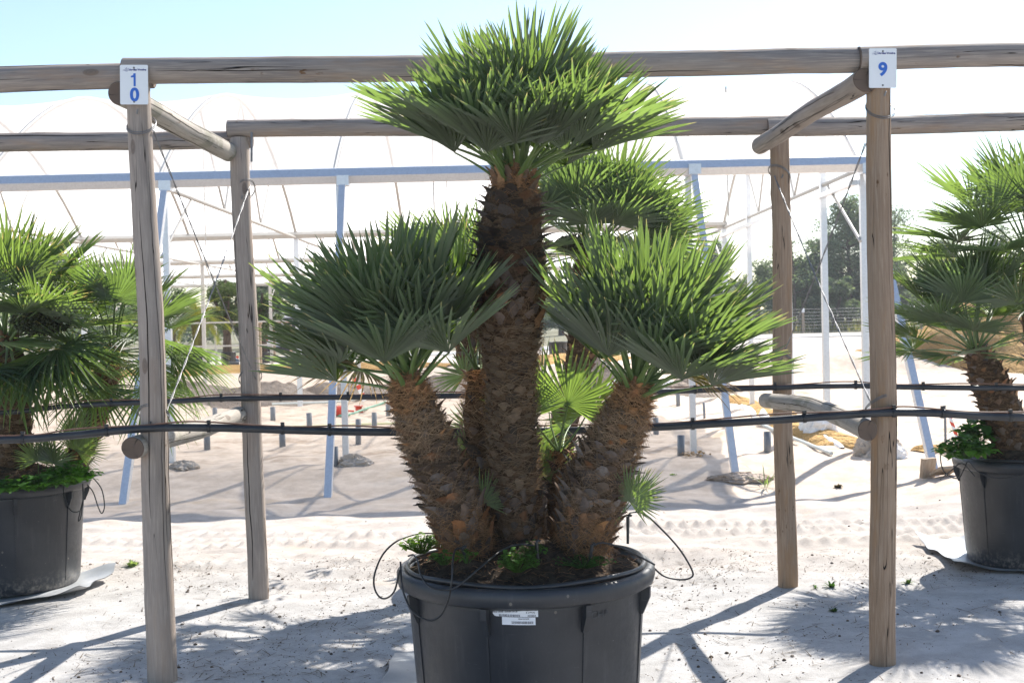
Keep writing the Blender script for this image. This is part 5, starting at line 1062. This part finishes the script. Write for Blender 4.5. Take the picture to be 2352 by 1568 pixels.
def crate(x, yb, wpx, hpx, D, label):
    X = (x - PXW / 2) / FPX * D; p = Vector((X, D, th(X, D))); w_ = wpx / FPX * D; h = hpx / FPX * D; mb = MB(); r = w_ / 2
    mb.lathe([(r * .93, 0), (r, h), (r * 1.04, h), (r * 1.04, h - .05), (r * 1.01, h - .05)], 20); mb.lathe([(0, h - .06), (r * .98, h - .06)], 20)
    for a in range(6): an = a * 1.047; mb.bar((math.cos(an) * r * .95, math.sin(an) * r * .95, 0), (math.cos(an) * r * 1.01, math.sin(an) * r * 1.01, h), .03, .03, (0, 1, .3))
    o = mb.build('black_tub', M['black_plastic']); o.location = p; return tag(o, label, 'tub', 'black tubs of the far nursery row')
for a in ((450, 835, 60, 38, 46, 'wide black tub holding the feather palm'), (524, 830, 32, 34, 49.8, 'black tub under the silvery leafy tree between the left log posts'), (606, 832, 26, 26, 52.8, 'black tub just right of the left rear log post'), (396, 830, 34, 30, 53.8, 'black tub behind the left palm leaf tips, under the dark tree'),
          (1282, 815, 42, 38, 47, 'black tub seen right of the tall palm stem'), (1400, 815, 44, 40, 47, 'black tub seen behind the stalks of the right crown'), (690, 832, 34, 28, 50, 'black tub behind the leaves of the left crown')): crate(*a)
p = gnd(537, 850); mb = MB(); mb.tube([(-.16, 0, .16), (-.1, 0, .165), (.2, 0, .17)], [.17, .165, .13], 20, cap=False); mb.tube([(.19, 0, .17), (.2, 0, .17)], .13, 20); o = mb.build('tipped_pot', M['black_plastic']); o.location = p; o.rotation_euler = (0, 0, .25); tag(o, 'small black pot tipped on its side between the left log posts', 'plant pot')
# far log frames
def far_frame(x0, x1, ytop, D, label):
    A = Vector(((x0 - PXW / 2) / FPX * D, D, 0)); B = Vector(((x1 - PXW / 2) / FPX * D, D, 0)); A.z = th(A.x, D); B.z = th(B.x, D); zt = at(x0, ytop, D).z; root = empty('plant_support', A, label, 'plant support', 'brown timber plant supports far off')
    for p in (A, B): mb = MB(); mb.tube([p - Vector((0, 0, .1)), Vector((p.x, p.y, zt))], .055, 8); mb.build('post', M['plank'], root, origin=tuple(A))
    mb = MB(); mb.tube([Vector((A.x - .1, D - .07, zt - .02)), Vector((B.x + .1, D - .07, zt - .02))], .05, 8); mb.build('rail', M['plank'], root, origin=tuple(A))
far_frame(516, 598, 742, 50.5, 'brown timber support under the silvery leafy tree'); far_frame(630, 668, 738, 54, 'brown timber support in front of the white van'); far_frame(1310, 1420, 700, 51, 'brown timber support behind the right stem of the middle palm')
# van
D = 58; X = (650 - PXW / 2) / FPX * D; vz = th(X, D); van = empty('van', (X, D, vz), 'white van seen from behind at the far end of the greenhouse', 'van', None, R(14))
mb = MB(); pr = [(-.98, .35), (-1.0, 1.0), (-.95, 1.7), (-.86, 2.1), (-.7, 2.22), (.7, 2.22), (.86, 2.1), (.95, 1.7), (1.0, 1.0), (.98, .35)]
P = np.array([[(x, y, z) for x, z in pr] for y in (0, .05, 3.6, 4.2, 5.0)]); P[3, :, 2] = np.minimum(P[3, :, 2], 1.9); P[4, :, 2] = np.minimum(P[4, :, 2], 1.1); mb.grid(P, smooth=False); mb.add(P[0], [list(range(10))], smooth=False); mb.add(P[4], [list(range(10))[::-1]], smooth=False); mb.build('body', M['white'], van)
for s_ in (-1, 1):
    mb = MB(); mb.box((.78 * s_ * 1.02, -.02, 1.2), (.1, .03, .3)); mb.build('tail_light', M['red'], van)
    mb = MB(); mb.box((.4 * s_, -.015, 1.65), (.33, .02, .3)); mb.build('rear_window', M['glass_dark'], van)
    for y in (.9, 4.0): mb = MB(); mb.tube([(.78 * s_, y, .34), (.96 * s_, y, .34)], .34, 20); mb.build('wheel', M['rubber'], van)
mb = MB(); mb.box((0, -.06, .5), (.98, .07, .12)); mb.build('bumper', M['rubber'], van)
# wire fence and road beyond the sand
D = 66; fx = [9.2 + 3.15 * q for q in range(9)]; wf = empty('wire_fence', (fx[0], D, 0), 'low wire mesh fence with timber posts in front of the pines', 'fence'); O = (fx[0], D, 0)
for x in fx:
    z0 = th(x, D); mb = MB(); mb.tube([(x, D, z0 - .2), (x, D, z0 + 1.35)], .07, 8); mb.build('fence_post', M['plank'], wf, origin=O); mb = MB(); mb.box((x, D - .08, z0 + 1.22), (.075, .01, .11)); mb.build('tag_plate', M['white'], wf, origin=O)
mb = MB()
for q in range(8):
    z = .08 + q * .17; pts = [(x, D - .07, th(x, D) + z) for x in np.linspace(fx[0], fx[-1], 30)]; mb.tube(pts, .008, 4, cap=False)
for x in np.arange(fx[0], fx[-1], .3): mb.tube([(x, D - .07, th(x, D) + .02), (x, D - .07, th(x, D) + 1.3)], .005, 4, cap=False)
mb.build('wire_mesh', M['wire'], wf, origin=O)
ys2 = (58.5, 63); A_ = np.array([[(x, y, th(x, y) + .03) for y in np.linspace(*ys2, 5)] for x in np.linspace(-20, 60, 60)]); mb = MB(); mb.grid(A_); tag(mb.build('road', M['road']), kind='structure')
# dry grass behind the fence and the far wood that closes the view
mb = MB(); rd = np.random.RandomState(4); n = 26000; x = rd.uniform(4, 46, n); y = rd.uniform(66.5, 84, n); z = terrain(x, y); h = rd.uniform(.15, .6, n); a = rd.uniform(0, 6.28, n); wv = np.stack([np.cos(a), np.sin(a), a * 0], -1) * .05; b = np.stack([x, y, z], -1); t = b + np.stack([rd.normal(0, .1, n), rd.normal(0, .1, n), h], -1)
V = np.stack([b - wv, b + wv, t], 1).reshape(-1, 3); cc = np.array([(.17, .16, .06), (.22, .19, .09), (.10, .13, .04)])[rd.randint(3, size=n)] * rd.uniform(.6, 1.3, (n, 1)); mb.add(V, np.arange(n * 3).reshape(-1, 3), smooth=False, col=cc)
tag(mb.build('dry_grass', M['foliage']), 'dry yellow green grass under the pines behind the wire fence', None, None, 'stuff')
mb = MB(); blobs = []
for q in range(260): xx = rd.uniform(-70, 75); yy = rd.uniform(112, 130); blobs.append((xx, yy, th(xx, yy) + rd.uniform(.6, 3.2), rd.uniform(1.0, 2.2), rd.uniform(.8, 1.5)))
leaf_cloud(mb, blobs, 30000, .6, rd, PINE); tag(mb.build('distant_wood', M['foliage']), 'far low band of dark woodland along the horizon', None, None, 'stuff')

# added thin scattering volume, imitates the lens veil that pales the pines
def haze_box():
    mb = MB(); mb.box((20, 62, 9), (130, 76, 11)); o = None
    t = bpy.data.materials.new('added_haze'); t.use_nodes = True; t.node_tree.nodes.clear(); out = t.node_tree.nodes.new('ShaderNodeOutputMaterial'); v = t.node_tree.nodes.new('ShaderNodeVolumePrincipled')
    v.inputs['Color'].default_value = (.9, .95, 1, 1); v.inputs['Density'].default_value = .0008; v.inputs['Anisotropy'].default_value = .3; t.node_tree.links.new(v.outputs[0], out.inputs['Volume'])
    o = mb.build('added_haze', t); o['kind'] = 'stuff'
haze_box()
